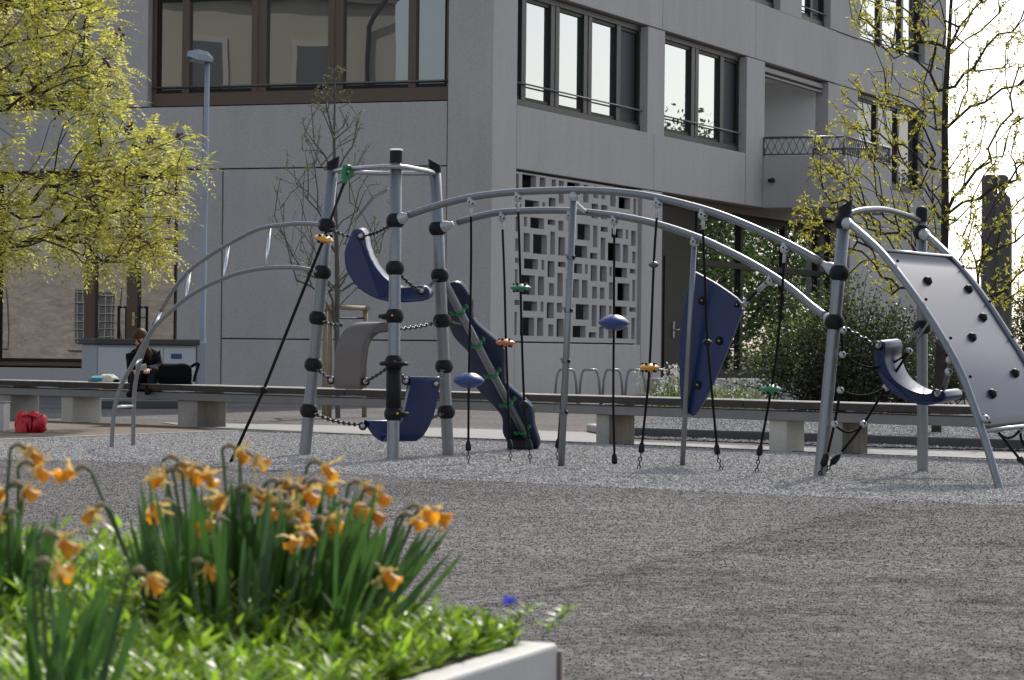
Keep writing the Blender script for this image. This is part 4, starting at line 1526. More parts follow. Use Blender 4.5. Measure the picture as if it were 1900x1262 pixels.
C3 = lambda x, y, d: at(420 + x / 3.321, 260 + y / 3.321, d)
C4 = lambda x, y, d: at(420 + x / 2.969, 560 + y / 2.969, d)
D = 24.75
curved_seat('navy crescent seat high between the tower posts', 'blue_plastic',
            [C3(808, 590, D), C3(800, 690, D), C3(822, 780, D), C3(880, 862, D), C3(960, 920, D), C3(1060, 955, D), C3(1205, 945, D)],
            [.12, .20, .23, .22, .18, .12, .13], Vector((.03, .24, .02)),
            [(BL[0], C3(815, 595, D), .03), (C3(850, 590, D + .2), BF[0], .02), (BF[1], C3(1195, 930, D - .03), .02), (C3(1215, 925, D + .2), BR[1], .01)],
            [C3(828, 592, D - .01), C3(1203, 928, D - .01)], C3(980, 990, D))
D = 24.75
curved_seat('beige grey arched seat bent upwards between the tower posts', 'beige_plastic',
            [C4(905, 138, D), C4(850, 148, D), C4(800, 185, D), C4(772, 245, D), C4(760, 330, D), C4(752, 455, D)],
            [.085], Vector((-.232, .17, .0)),
            [(BL[2], C4(640, 128, D + .15), .02), (C4(905, 150, D), BR[2], .02), (BL[3], C4(580, 430, D + .2), .01), (C4(765, 440, D - .04), BF[3], .01)],
            [C4(768, 440, D - .02), C4(578, 432, D + .16)], C4(660, 470, D))
D = 24.72
curved_seat('blue J-shaped seat low between the tower posts', 'blue_plastic',
            [C4(1006, 428, D), C4(996, 520, D), C4(972, 620, D), C4(930, 710, D), C4(880, 752, D), C4(825, 735, D), C4(772, 668, D)],
            [.055], Vector((.235, .16, .0)),
            [(BL[4], C4(745, 676, D), .03), (BF[3], C4(985, 428, D - .02), .01), (BR[3], C4(1150, 455, D + .15), .01), (C4(1085, 640, D + .2), BR[4], .015)],
            [C4(988, 436, D - .01), C4(752, 685, D), C4(1155, 452, D + .14)], C4(900, 778, D))
C7 = lambda x, y, d: at(1440 + x / 2.1043, 340 + y / 2.1043, d)
D = 22.15
curved_seat('blue curved seat slung between the right-hand gate posts', 'blue_plastic',
            [C7(405, 636, D), C7(404, 700, D), C7(438, 775, D), C7(505, 825, D), C7(580, 845, D), C7(640, 832, D)],
            [.085], Vector((.165, .26, .015)),
            [(C7(258, 560, D - .05), C7(375, 625, D), .0), (C7(505, 625, D + .3), B2[1], .0), (C7(655, 800, D + .1), C7(682, 700, 20.7), .01)],
            [C7(396, 634, D - .02), C7(625, 822, D - .05)], C7(540, 862, D))

# ================================================================ ROPE NETS
def net(label, strands, cross, nodes, feet, base, chains=()):
    t = thing('rope_net', base, label, 'rope net')
    for s in strands:
        m = MB().tube(smooth_path(s, 4), .010, 8); m.build('rope', 'rope', t)
    for a, b, sg in cross:
        m = MB().tube(sag_path(a, b, sg, 8), .009, 8); m.build('cross_rope', 'rope', t)
    for p in nodes:
        m = MB().ball(p, .027, 12, 8, (0, 1, .4), 1.15); n_ = m.build('node', 'white_node', t)
        m = MB().ball(p + Vector((.006, -.026, .004)), .008, 8, 6); m.build('bolt', 'rubber', n_)
    for a, b in feet:
        d = (b - a).normalized()
        m = MB().lathe(a, d, [(.011, 0), (.022, .02), (.026, .06), (.025, .085), (.012, .1), (.001, .1)], 12); m.build('end_sleeve', 'rubber', t)
        m = MB().chain([a + d * .09, b], .042, .006); m.build('anchor_chain', 'chain_dark', t)
    return t


n1, n2, n3 = at(1563, 658, 21.95), at(1559, 724, 21.93), at(1548, 787, 21.92)
g1, g2, g3 = at(1687, 652, 22.35), at(1644, 719, 22.2), at(1602, 787, 22.1)
g0 = B2[1] + Vector((.06, -.06, .06))
anc = at(1517, 892, 21.95)
net('black rope net with white nodes beside the blue slung seat', [[B1[2] + Vector((.04, -.04, 0)), n1, n2, n3, at(1536, 840, 21.92)], [g0, g1, g2, g3, at(1562, 838, 22.05)]],
    [(n1, g1, .11), (n2, g2, .05), (n3, g3, .06)], [n1, n2, n3, g1, g2, g3, g0, B1[2] + Vector((.055, -.05, -.06))],
    [(at(1535, 842, 21.92), anc), (at(1558, 843, 22.05), anc)], anc)
h0, h1 = at(1762, 668, 20.68), at(1760, 690, 20.66)
net('short black tie rope with white fittings on the climbing wall rail', [[B2[1] + Vector((.1, -.1, .02)), at(1738, 630, 21.9), h0]], [], [h0, h1, at(1737, 604, 22.3)], [], h1)
k0, k1, k2 = at(1829, 777, 20.32), at(1848, 797, 20.8), at(1893, 797, 21.2)
net('black rope net with white nodes under the climbing wall', [[k0, k1, at(1893, 853, 21.3)], [at(1930, 700, 21.9), k2, at(1915, 850, 21.4)]],
    [(k1, k2, .06)], [k0, k1, k2], [(at(1891, 850, 21.3), gnd(1925, 890))], gnd(1925, 890))

# ================================================================ LONG BENCH
BA, BB = Vector((-6.26, 36.9, 0)), Vector((4.27, 25.15, 0))
bd = (BB - BA).normalized(); bn = Vector((-bd.y, bd.x, 0))
if bn.y > 0: bn = -bn                                            # towards the camera
SEAT_Z = 0.48


def bench_k(px):
    """distance along the bench of an image column"""
    r = ray(px, 720)
    # solve BA + bd*k on the vertical plane through the sight line
    n = Vector((r.y, -r.x, 0))
    return -BA.dot(n) / bd.dot(n)


bench = thing('long_bench', BA + bd * 8, 'long timber-topped bench on concrete blocks running behind the climbing frame', 'bench')
ks = [bench_k(-160)]
while ks[-1] < bench_k(2060): ks.append(ks[-1] + 2.9 + random.uniform(-.05, .05))
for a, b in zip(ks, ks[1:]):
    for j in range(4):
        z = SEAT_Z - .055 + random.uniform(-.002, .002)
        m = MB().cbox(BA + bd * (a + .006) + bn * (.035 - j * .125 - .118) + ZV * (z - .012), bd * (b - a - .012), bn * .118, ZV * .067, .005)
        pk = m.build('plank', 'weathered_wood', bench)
        pk.data.materials.append(MATS['bleached_sunlit_wood'])                  # paler top: weathering plus sun glare put into the colour
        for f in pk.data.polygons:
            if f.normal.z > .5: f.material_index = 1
k0, k1 = ks[0], ks[-1]
for off, h in ((0.0, .085), (-.40, .085)):
    m = MB().cbox(BA + bd * k0 + bn * (off - .05) + ZV * (SEAT_Z - .067 - .025 - h), bd * (k1 - k0), bn * .05, ZV * h, .004)
    m.build('beam', 'beam_grey', bench)
for k in np.arange(k0 + .3, k1, .97):
    m = MB().obox(BA + bd * k + bn * (-.44) + ZV * (SEAT_Z - .079), bd * .10, bn * .44, ZV * .022)
    m.build('spacer', 'galv_bright', bench)
BLOCKS = [(-60, 70, .42, 'concrete_block'), (108, 185, .42, 'concrete_warm'), (324, 417, .42, 'concrete_block'), (716, 786, .36, 'concrete_block'),
          (1100, 1175, .36, 'concrete_block'), (1421, 1490, .25, 'concrete_warm'), (1533, 1592, .36, 'concrete_block'), (1985, 2060, .4, 'concrete_block')]
for x0, x1, dp, mt in BLOCKS:
    a = bench_k(x0)
    # the block's right silhouette is the far end of its end face: width along the bench from both edges
    best = .3
    for L in np.arange(.15, 1.2, .01):
        p = BA + bd * (a + L) - bn * (dp + .02)
        q = CAM_ROT.transposed() @ (p - Vector((0, 0, CAM_H)))
        if 950 + F_PX * q.x / -q.z >= x1: best = L; break
    m = MB().cbox(BA + bd * a - bn * (dp + .04) + ZV * -.02, bd * best, bn * dp, ZV * (SEAT_Z - .055 - .025 + .02 - .004), .012)
    blk = m.build('block', mt, bench)
    if mt == 'concrete_block' and x0 > 0:                                # rain-stained end face
        blk.data.materials.append(MATS['concrete_stained'])
        for f in blk.data.polygons:
            if f.normal.dot(bd) > .9: f.material_index = 1


def on_bench(px, back=.2):
    r = ray(px, 720); n = Vector((r.y, -r.x, 0)); o = BA - bn * back
    return o - bd * (o.dot(n) / bd.dot(n)) + ZV * SEAT_Z


# ================================================================ PERSON ON THE BENCH
def skinned(name, joints, bones, root, material, parent, sub=2):
    """one continuous surface grown over a joint skeleton"""
    base = Vector(parent['_b'])
    names = list(joints)
    me = bpy.data.meshes.new(name)
    me.from_pydata([tuple(Vector(joints[k][0]) - base) for k in names], [(names.index(a), names.index(b)) for a, b in bones], [])
    o = bpy.data.objects.new(name, me)
    COL.objects.link(o)
    o.parent = parent
    sk = o.modifiers.new('skin', 'SKIN')
    for i, k in enumerate(names):
        r = joints[k][1]
        if name in ('jacket', 'jeans'): r = tuple(v * 1.14 for v in r) if isinstance(r, tuple) else r * 1.14
        me.skin_vertices[0].data[i].radius = r if isinstance(r, tuple) else (r, r)
        me.skin_vertices[0].data[i].use_root = (k == root)
    sk.use_smooth_shade = True
    sb = o.modifiers.new('sub', 'SUBSURF'); sb.levels = sub; sb.render_levels = sub
    me.materials.append(MATS[material])
    o['_b'] = tuple(base)
    return o


PD = on_bench(268, .20).y
T = lambda x, y, dd=0.0: at(x, y, PD + dd)
person = thing('person', on_bench(268, .2), 'person in black jacket and dark jeans sitting on the bench, head bent over a book', 'person')
body = {
    'pelvis': (T(274, 701, .05), (.150, .125)), 'waist': (T(273, 690, .04), (.135, .115)), 'chest': (T(270, 671, -.03), (.165, .125)),
    'upper': (T(267, 658, -.07), (.150, .105)), 'neck': (T(264, 648, -.12), .052), 'skull0': (T(263, 640, -.16), .058),
    'shL': (T(250, 659, -.15), .072), 'elL': (T(243, 682, -.24), .055), 'wrL': (T(254, 688, -.42), .038),
    'shR': (T(288, 660, .02), .075), 'elR': (T(293, 684, -.08), .058), 'wrR': (T(272, 686, -.36), .038),
    'hipL': (T(262, 703, -.03), .095), 'knL': (T(254, 691, -.42), .070), 'anL': (T(247, 723, -.34), .045),
    'hipR': (T(282, 703, .04), .098), 'knR': (T(287, 689, -.36), .074), 'anR': (T(278, 718, -.40), .048),
}
torso_j = {k: body[k] for k in ('pelvis', 'waist', 'chest', 'upper', 'neck', 'shL', 'elL', 'wrL', 'shR', 'elR', 'wrR')}
jk = skinned('jacket', torso_j, [('pelvis', 'waist'), ('waist', 'chest'), ('chest', 'upper'), ('upper', 'neck'), ('upper', 'shL'), ('shL', 'elL'), ('elL', 'wrL'), ('upper', 'shR'), ('shR', 'elR'), ('elR', 'wrR')], 'pelvis', 'black_cloth', person)
leg_j = {k: body[k] for k in ('pelvis', 'hipL', 'knL', 'anL', 'hipR', 'knR', 'anR')}
skinned('jeans', leg_j, [('pelvis', 'hipL'), ('hipL', 'knL'), ('knL', 'anL'), ('pelvis', 'hipR'), ('hipR', 'knR'), ('knR', 'anR')], 'pelvis', 'jeans', person)
for nm, an, toe in (('anL', (246, 727, -.36), (236, 732, -.46)), ('anR', (276, 722, -.42), (272, 728, -.53))):
    a, b = T(*an), T(*toe)
    j = {'heel': (a + ZV * -.005, .043), 'mid': (lerp(a, b, .5) - ZV * .012, .042), 'toe': (b - ZV * .012, .032), 'cuff': (a + ZV * .05, .048)}
    skinned('shoe', j, [('heel', 'mid'), ('mid', 'toe'), ('heel', 'cuff')], 'heel', 'shoe', person)
# head: bent forward and to the left
hc = T(262, 629, -.21)
fw = Vector((-.42, -.80, -.42)).normalized(); rt_ = fw.cross(ZV).normalized(); hu_ = rt_.cross(fw).normalized()
m = MB()
V, Fc = [], []
nU, nV = 20, 16
for i in range(nV + 1):
    th = math.pi * i / nV
    for j in range(nU):
        ph = 2 * math.pi * j / nU
        x, y, z = math.sin(th) * math.cos(ph), math.sin(th) * math.sin(ph), math.cos(th)      # x right, y forward, z up
        sx, sy, sz = .074, .095, .112
        if z < 0: sx *= 1 - .32 * z * z; sy *= 1 - .12 * z * z
        fy = y * sy
        if y > .5:
            if abs(x) < .22 and -.35 < z < .05: fy += .020 * (1 - abs(x) / .22)                # nose
            if .12 < abs(x) < .55 and 0 < z < .28: fy -= .008                                  # eye sockets
            if abs(x) < .35 and -.62 < z < -.45: fy += .006                                    # lips
            if abs(x) < .3 and z < -.75: fy += .008                                            # chin
        V.append(hc + rt_ * x * sx + fw * fy + hu_ * z * sz)
for i in range(nV):
    for j in range(nU):
        a, b = i * nU + j, i * nU + (j + 1) % nU
        Fc.append((a, a + nU, b + nU, b))
m.add(V, Fc, True)
for s in (-1, 1):
    m.ball(hc + rt_ * s * .074 + hu_ * -.005, .022, 8, 6, (rt_), .4)
head = m.build('head', 'skin', person)
m = MB().tube([T(264, 650, -.12), hc - hu_ * .07], .048, 12); m.build('neck', 'skin', head)
m = MB()
for s in (-1, 1):
    m.ball(hc + fw * .086 + rt_ * s * .03 + hu_ * .012, .009, 8, 6)
m.build('eye', 'shoe', head)
# hair: cap plus long locks falling to the right shoulder and chest
m = MB()
V, Fc = [], []
for i in range(10):
    th = math.pi * .62 * i / 9
    for j in range(24):
        ph = 2 * math.pi * j / 24
        x, y, z = math.sin(th) * math.cos(ph), math.sin(th) * math.sin(ph), math.cos(th)
        k = 1.10 + .03 * math.sin(9 * ph)
        lim = 1.0 if y < .35 else max(.0, 1)
        if y > .45 and z < .45: k = .93                                                         # face left free
        V.append(hc + (rt_ * x * .078 + fw * y * .099 + hu_ * z * .116) * k)
for i in range(9):
    for j in range(24):
        a, b = i * 24 + j, i * 24 + (j + 1) % 24
        Fc.append((a, a + 24, b + 24, b))
m.add(V, Fc, True)
for k in range(26):
    u = k / 25
    st = hc + rt_ * lerp(-.02, .085, u) - fw * lerp(.06, -.03, u) + hu_ * lerp(.04, .03, u)
    e = T(lerp(272, 283, u) + random.uniform(-2, 2), 664 + random.uniform(-7, 5), -.16 - .1 * u)
    md = lerp(st, e, .45) + Vector((.025, -.03, .01))
    m.tube(smooth_path([st, md, e], 5), [.016] * 5 + [.014] * 4 + [.010, .003], 6)
for k in range(8):
    st = hc - rt_ * .07 + hu_ * .02 + fw * random.uniform(-.03, .04)
    e = T(252 + random.uniform(-2, 3), 654 + random.uniform(-6, 3), -.24)
    m.tube(smooth_path([st, lerp(st, e, .5) + Vector((-.02, -.02, 0)), e], 4), [.013] * 4 + [.011] * 3 + [.008, .003], 6)
m.build('hair', 'hair', person)


# hands on the book
def hand(wr, to, side):
    d = (to - wr).normalized()
    up = Vector((0, -.3, 1)).normalized()
    sx = d.cross(up).normalized() * side
    j = {'w': (wr, .026), 'p': (wr + d * .05, (.036, .018))}
    bones = [('w', 'p')]
    for i, L in enumerate((.062, .070, .066, .052)):
        r = wr + d * .085 + sx * (.027 - i * .018)
        j['k%d' % i] = (r, .0105); j['m%d' % i] = (r + d * L * .5 - up * .008, .0095); j['t%d' % i] = (r + d * L * .8 - up * .030, .008)
        bones += [('p', 'k%d' % i), ('k%d' % i, 'm%d' % i), ('m%d' % i, 't%d' % i)]
    j['th0'] = (wr + d * .035 + sx * .036, .012); j['th1'] = (wr + d * .07 + sx * .052 + up * .01, .0095)
    bones += [('p', 'th0'), ('th0', 'th1')]
    return skinned('hand', j, bones, 'w', 'skin', person, 1)


bk = T(262, 690, -.52)
hand(body['wrL'][0] + ZV * .0, bk + X1 * -.05, 1)
hand(body['wrR'][0] + ZV * .0, bk + X1 * .06, -1)
tb = thing('book', bk, 'small pale open book held by the person on the bench', 'book')
for s in (-1, 1):
    m = MB().cbox(bk + Vector((0, -.02, .012)), Vector((s * .06, .02, .015)), Vector((0, -.06, .06)), Vector((0, .008, .008)), .002)
    m.build('cover', 'cloth_white', tb)
    m = MB().cbox(bk + Vector((s * .004, -.022, .022)), Vector((s * .055, .018, .0135)), Vector((0, -.055, .05)), Vector((0, .012, .012)), .002)
    m.build('pages', 'paper', tb)

# black shoulder bag on the bench
c = on_bench(326, .22)
tb = thing('shoulder_bag', c, 'black shoulder bag standing on the bench right of the sitting person', 'bag')
m = MB()
V, Fc = [], []
for i, (z, w, dp) in enumerate(((0, .185, .085), (.03, .2, .1), (.10, .203, .105), (.17, .195, .095), (.215, .175, .07), (.232, .12, .035))):
    for k in range(20):
        a = 2 * math.pi * k / 20
        ca, sa = math.cos(a), math.sin(a)
        e = .55
        V.append(c + Vector((math.copysign(abs(ca) ** e, ca) * w, math.copysign(abs(sa) ** e, sa) * dp, z + .008 * math.sin(3 * a + i))))
for i in range(5):
    for k in range(20):
        a, b = i * 20 + k, i * 20 + (k + 1) % 20
        Fc.append((a, b, b + 20, a + 20))
Fc += [tuple(range(20))[::-1], tuple(range(100, 120))]
m.add(V, Fc, True); m.build('bag_body', 'black_cloth', tb)
m = MB().cbox(c + Vector((-.19, -.115, .07)), Vector((.36, 0, 0)), Vector((0, .012, 0)), ZV * .13, .006); m.build('flap', 'black_cloth', tb)
m = MB()
P = smooth_path([c + Vector((.17, 0, .20)), c + Vector((.235, -.02, .235)), c + Vector((.262, -.03, .222)), c + Vector((.235, -.05, .13)), c + Vector((.21, -.06, .03))], 5)
m.tube(P, .017, 8); m.build('strap', 'black_cloth', tb)
m = MB().tube([c + Vector((.195, -.1, .19)), c + Vector((.203, -.105, .10)), c + Vector((.195, -.1, .015))], .009, 6); m.build('piping', 'cabinet_grey', tb)


# heap of clothes and a bag on the bench
def lump(c, sx, sy, sz, seed, material, parent, name, n=22, mm=10, amp=.18):
    r = random.Random(seed)
    ph = [(r.uniform(0, 6.28), r.randint(2, 6), r.uniform(.4, 1)) for _ in range(5)]
    V, Fc = [], []
    for i in range(mm + 1):
        th = math.pi / 2 * i / mm
        for k in range(n):
            a = 2 * math.pi * k / n
            q = 1 + amp * sum(w * math.sin(f * a + p + 3 * th * (j + 1) * .5) for j, (p, f, w) in enumerate(ph)) / 2.5
            V.append(c + Vector((math.cos(a) * math.cos(th) * sx * q, math.sin(a) * math.cos(th) * sy * q, math.sin(th) ** .8 * sz * (1 + amp * math.sin(5 * a + ph[0][0]) * math.cos(th)))))
    for i in range(mm):
        for k in range(n):
            a, b = i * n + k, i * n + (k + 1) % n
            Fc.append((a, b, b + n, a + n))
    m = MB(); m.add(V, Fc, True)
    return m.build(name, material, parent)


c = on_bench(190, .24)
tb = thing('clothes_heap', c, 'crumpled white and tan clothes with a blue packet left of the sitting person', 'clothes')
lump(c + Vector((.05, .02, 0)), .13, .12, .095, 3, 'cloth_white', tb, 'shirt')
lump(c + Vector((-.07, .05, 0)), .11, .10, .075, 5, 'cloth_tan', tb, 'scarf')
lump(c + Vector((.13, .02, 0)), .07, .09, .05, 9, 'black_cloth', tb, 'sleeve')
m = MB().cbox(c + Vector((-.12, -.11, .005)), Vector((.125, .02, 0)), Vector((0, .05, .025)), Vector((0, -.012, .045)), .006); m.build('packet', 'cloth_blue', tb)

# red bag on the ground
c = gnd(54, 804) + Vector((0, .12, 0))
tb = thing('red_bag', c, 'red nylon sports bag lying on the brown ground by the bench', 'bag')
m = MB()
V, Fc = [], []
rr = random.Random(4)
ns, nr_ = 12, 18
for i in range(ns + 1):
    x = -.155 + .31 * i / ns
    e = 1 - abs(2 * i / ns - 1) ** 4
    for k in range(nr_):
        a = 2 * math.pi * k / nr_
        q = .112 * (.62 + .38 * e ** .5) * (1 + .13 * math.sin(3 * a + i * 1.3) + .09 * math.sin(6 * a - i * 2.1) + .06 * math.sin(11 * a + i * 3.3))
        hgt = 1.0 + .12 * math.sin(i * 1.1)
        V.append(c + Vector((x + .01 * math.sin(3 * a + i), q * math.cos(a) * 1.05, max(.0, .10 + q * math.sin(a) * hgt))))
for i in range(ns):
    for k in range(nr_):
        a, b = i * nr_ + k, i * nr_ + (k + 1) % nr_
        Fc.append((a, a + nr_, b + nr_, b))
Fc += [tuple(range(nr_)), tuple(range(ns * nr_, (ns + 1) * nr_))[::-1]]
m.add(V, Fc, True); m.build('bag_body', 'red_nylon', tb)
lump(c + Vector((-.085, -.10, .01)), .06, .05, .13, 12, 'red_nylon', tb, 'pocket')
m = MB().tube(smooth_path([c + Vector((-.08, -.08, .17)), c + Vector((-.03, -.11, .19)), c + Vector((.05, -.11, .175)), c + Vector((.09, -.09, .14))], 5), .012, 6); m.build('handle', 'red_nylon', tb)
m = MB().tube(smooth_path([c + Vector((.02, -.10, .19)), c + Vector((.03, -.118, .12)), c + Vector((.02, -.11, .03))], 4), .008, 6); m.build('strap', 'black_cloth', tb)

# pale metal box at the very left edge
c = gnd(-22, 801)
tb = thing('metal_box', c, 'pale metal planter box cut off by the left edge of the picture', 'box')
m = MB().cbox(c + Vector((-.35, 0, 0)), Vector((.51, 0, 0)), Vector((0, .4, 0)), ZV * .30, .01); m.build('box_body', 'planter', tb)
m = MB().cbox(c + Vector((-.36, -.01, .302)), Vector((.53, 0, 0)), Vector((0, .42, 0)), ZV * .012, .004); m.build('rim', 'galv_bright', tb)

# ================================================================ UTILITY CABINET, LAMP, BIKE STANDS
cl, cr2 = gnd(176, 758), gnd(366, 758)
cl.z = cr2.z = 0
cu = (cr2 - cl).normalized(); cn = Vector((cu.y, -cu.x, 0)); CW = (cr2 - cl).length
cab = thing('utility_cabinet', lerp(cl, cr2, .5), 'white utility cabinet with flat dark lid behind the bench', 'cabinet')
CHt = .93
m = MB().cbox(cl - cn * .6, cu * CW, cn * .6, ZV * .10, .01); m.build('plinth', 'kerb_dark', cab)
m = MB().cbox(cl - cn * .59 + cu * .02 + ZV * .101, cu * (CW - .04), cn * .57, ZV * (CHt - .101), .008); m.build('body', 'cabinet_grey', cab)
nd = 3
for i in range(nd):
    w = (CW - .08) / nd
    m = MB().cbox(cl - cn * .018 + cu * (.04 + i * w + .004) + ZV * .13, cu * (w - .008), cn * .018, ZV * (CHt - .17), .005); dr_ = m.build('door', 'cabinet', cab)
    m = MB().ball(cl + cu * (.04 + i * w + .05) + ZV * (.5) + cn * .004, .014, 8, 6); m.build('lock', 'chain', dr_)
m = MB().cbox(cl - cn * .64 - cu * .02 + ZV * CHt, cu * (CW + .04), cn * .68, ZV * .085, .01); m.build('lid', 'cabinet_lid', cab)
m = MB().cbox(cl + cu * (CW * .735) + ZV * (CHt - .20) + cn * .001, cu * .17, cn * .006, ZV * .075, .002); m.build('blue_plate', 'blue_plate', cab)
m = MB().cbox(cr2 + cu * .05 - cn * .5, cu * .16, cn * .35, ZV * .98, .01); m.build('side_box', 'cabinet_grey', cab)

lb_, lt_ = at(373, 752, 48.0), at(385, 112, 48.0)
lb_.z = 0
lamp = thing('street_lamp', lb_, 'slim grey street lamp with a flat angular head in front of the school', 'street lamp')
m = MB().tube([lb_, lerp(lb_, lt_, .2), lerp(lb_, lt_, .201), lerp(lb_, lt_, .6), lt_], [.062, .062, .050, .046, .040], 14); m.build('pole', 'lamp_grey', lamp)
m = MB().cbox(lerp(lb_, lt_, .16) + Vector((-.035, -.066, 0)), Vector((.07, 0, 0)), Vector((0, .02, 0)), ZV * .35, .004); m.build('access_door', 'lamp_grey', lamp)
hx = Vector((-1, -.35, .12)).normalized(); hy = Vector((.33, -.94, 0)).normalized(); hz_ = hx.cross(hy)
if hz_.z < 0: hz_ = -hz_
o = lt_ + hx * -.07 + hz_ * -.02
V = []
for (x, w, zt_, zb_) in ((0, .085, .075, .0), (.10, .115, .15, -.01), (.26, .13, .16, -.012), (.40, .06, .12, .03)):
    for s, zz, k in ((-1, zb_, 1), (1, zb_, 1), (1, zt_ * .55, 1), (.6, zt_, .6), (-.6, zt_, .6), (-1, zt_ * .55, 1)):
        V.append(o + hx * x + hy * (s * w) + hz_ * zz)
Fc = []
for i in range(3):
    for k in range(6):
        a, b = i * 6 + k, i * 6 + (k + 1) % 6
        Fc.append((a, b, b + 6, a + 6))
Fc += [(5, 4, 3, 2, 1, 0), (18, 19, 20, 21, 22, 23)]
m = MB(); m.add(V, Fc); m.build('lamp_head', 'lamp_grey', lamp)
m = MB().cbox(o + hx * .12 - hy * .085 - hz_ * .035, hx * .22, hy * .17, hz_ * .03, .012); m.build('lamp_glass', 'lamp_glass', lamp)

RK = 51.0
for i, (x0, x1) in enumerate(((1029, 1072), (1074, 1115), (1117, 1157), (1159, 1199), (1201, 1240), (1239, 1279))):
    c0, c1 = at(x0, 700, RK), at(x1, 700, RK)
    b0 = thing('bike_stand', Vector(((c0.x + c1.x) / 2, RK, 0)), ['leftmost of the grey steel bicycle loops by the school wall', 'second grey steel bicycle loop from the left', 'third grey steel bicycle loop from the left',
               'fourth grey steel bicycle loop from the left', 'fifth grey steel bicycle loop, partly left of the door', 'rightmost grey steel bicycle loop, half behind the blue sail'][i], 'bike stand', 'bicycle loops by the school wall')
    zt_ = at(x0, 686, RK).z
    P = [Vector((c0.x, RK, -.05)), Vector((c0.x + .03, RK, zt_ * .7)), Vector((c0.x + .055, RK, zt_ - .05)), Vector((c0.x + .09, RK, zt_)), Vector((c1.x - .09, RK, zt_)), Vector((c1.x - .055, RK, zt_ - .05)), Vector((c1.x - .03, RK, zt_ * .7)), Vector((c1.x, RK, -.05))]
    m = MB().tube(P, .021, 10); m.build('loop', 'galv', b0)
    m = MB()
    for cx in (c0.x, c1.x): m.lathe(Vector((cx, RK, .002)), ZV, [(.06, 0), (.06, .012), (.022, .014)], 12)
    m.build('foot_plate', 'galv', b0)

# low concrete seat wall by the entrance
c = Vector((at(1222, 745, 56).x, 56.0, 0))
m = MB().cbox(c, Vector((3.0, 1.6, 0)), Vector((-.25, .45, 0)), ZV * .42, .015)
tag(m.build('seat_wall', 'concrete_pale'), 'low pale concrete seat wall behind the bicycle loops', 'wall')

# ================================================================ SCULPTURE OF TWO TIMBER FIGURES
SD = 42.0
sx = lambda x, y: at(x, y, SD)
sc_ = thing('timber_sculpture', Vector((sx(1848, 600).x, SD, 0)), 'tall dark timber sculpture of two standing figures against the sky', 'sculpture')
m = MB()
V, Fc = [], []
prof = [(1821, 1857, 790), (1822, 1856, 650), (1821, 1856, 500), (1822, 1853, 420), (1823, 1850, 370), (1822, 1849, 340), (1824, 1847, 328), (1828, 1843, 325)]
n = 14
for (a, b, y) in prof:
    p, q = sx(a, y), sx(b, y)
    c = (p + q) / 2; w = (q - p).length / 2
    for k in range(n):
        an = 2 * math.pi * k / n
        ca, sa = math.cos(an), math.sin(an)
        V.append(Vector((c.x + w * math.copysign(abs(ca) ** .6, ca), SD + .17 * math.copysign(abs(sa) ** .6, sa), max(c.z, -.05))))
for i in range(len(prof) - 1):
    for k in range(n):
        a, b = i * n + k, i * n + (k + 1) % n
        Fc.append((a, b, b + n, a + n))
Fc.append(tuple(range((len(prof) - 1) * n, len(prof) * n)))
m.add(V, Fc, True); m.build('slab_figure', 'sculpture_wood', sc_)
m = MB()
def rg(px0, px1, y, dep): 
    p, q = sx(px0, y), sx(px1, y); return ((p + q) / 2, (q - p).length / 2, dep)
V, Fc = [], []
prof = [rg(1844, 1873, 790, .18), rg(1844, 1874, 640, .18), rg(1842, 1875, 500, .19), rg(1842, 1875, 420, .19), rg(1841, 1874, 382, .18), rg(1843, 1872, 368, .15), rg(1848, 1865, 361, .10),
        rg(1851, 1862, 357, .07), rg(1850, 1863, 353, .08), rg(1846, 1868, 347, .12), rg(1844, 1869, 338, .14), rg(1845, 1868, 330, .13), rg(1850, 1863, 325, .07)]
for (c, w, dp) in prof:
    for k in range(n):
        an = 2 * math.pi * k / n
        V.append(Vector((c.x + w * math.cos(an), SD - .12 + dp * math.sin(an), max(c.z, -.05))))
for i in range(len(prof) - 1):
    for k in range(n):
        a, b = i * n + k, i * n + (k + 1) % n
        Fc.append((a, b, b + n, a + n))
Fc.append(tuple(range((len(prof) - 1) * n, len(prof) * n)))
m.add(V, Fc, True); m.build('head_figure', 'sculpture_wood', sc_)

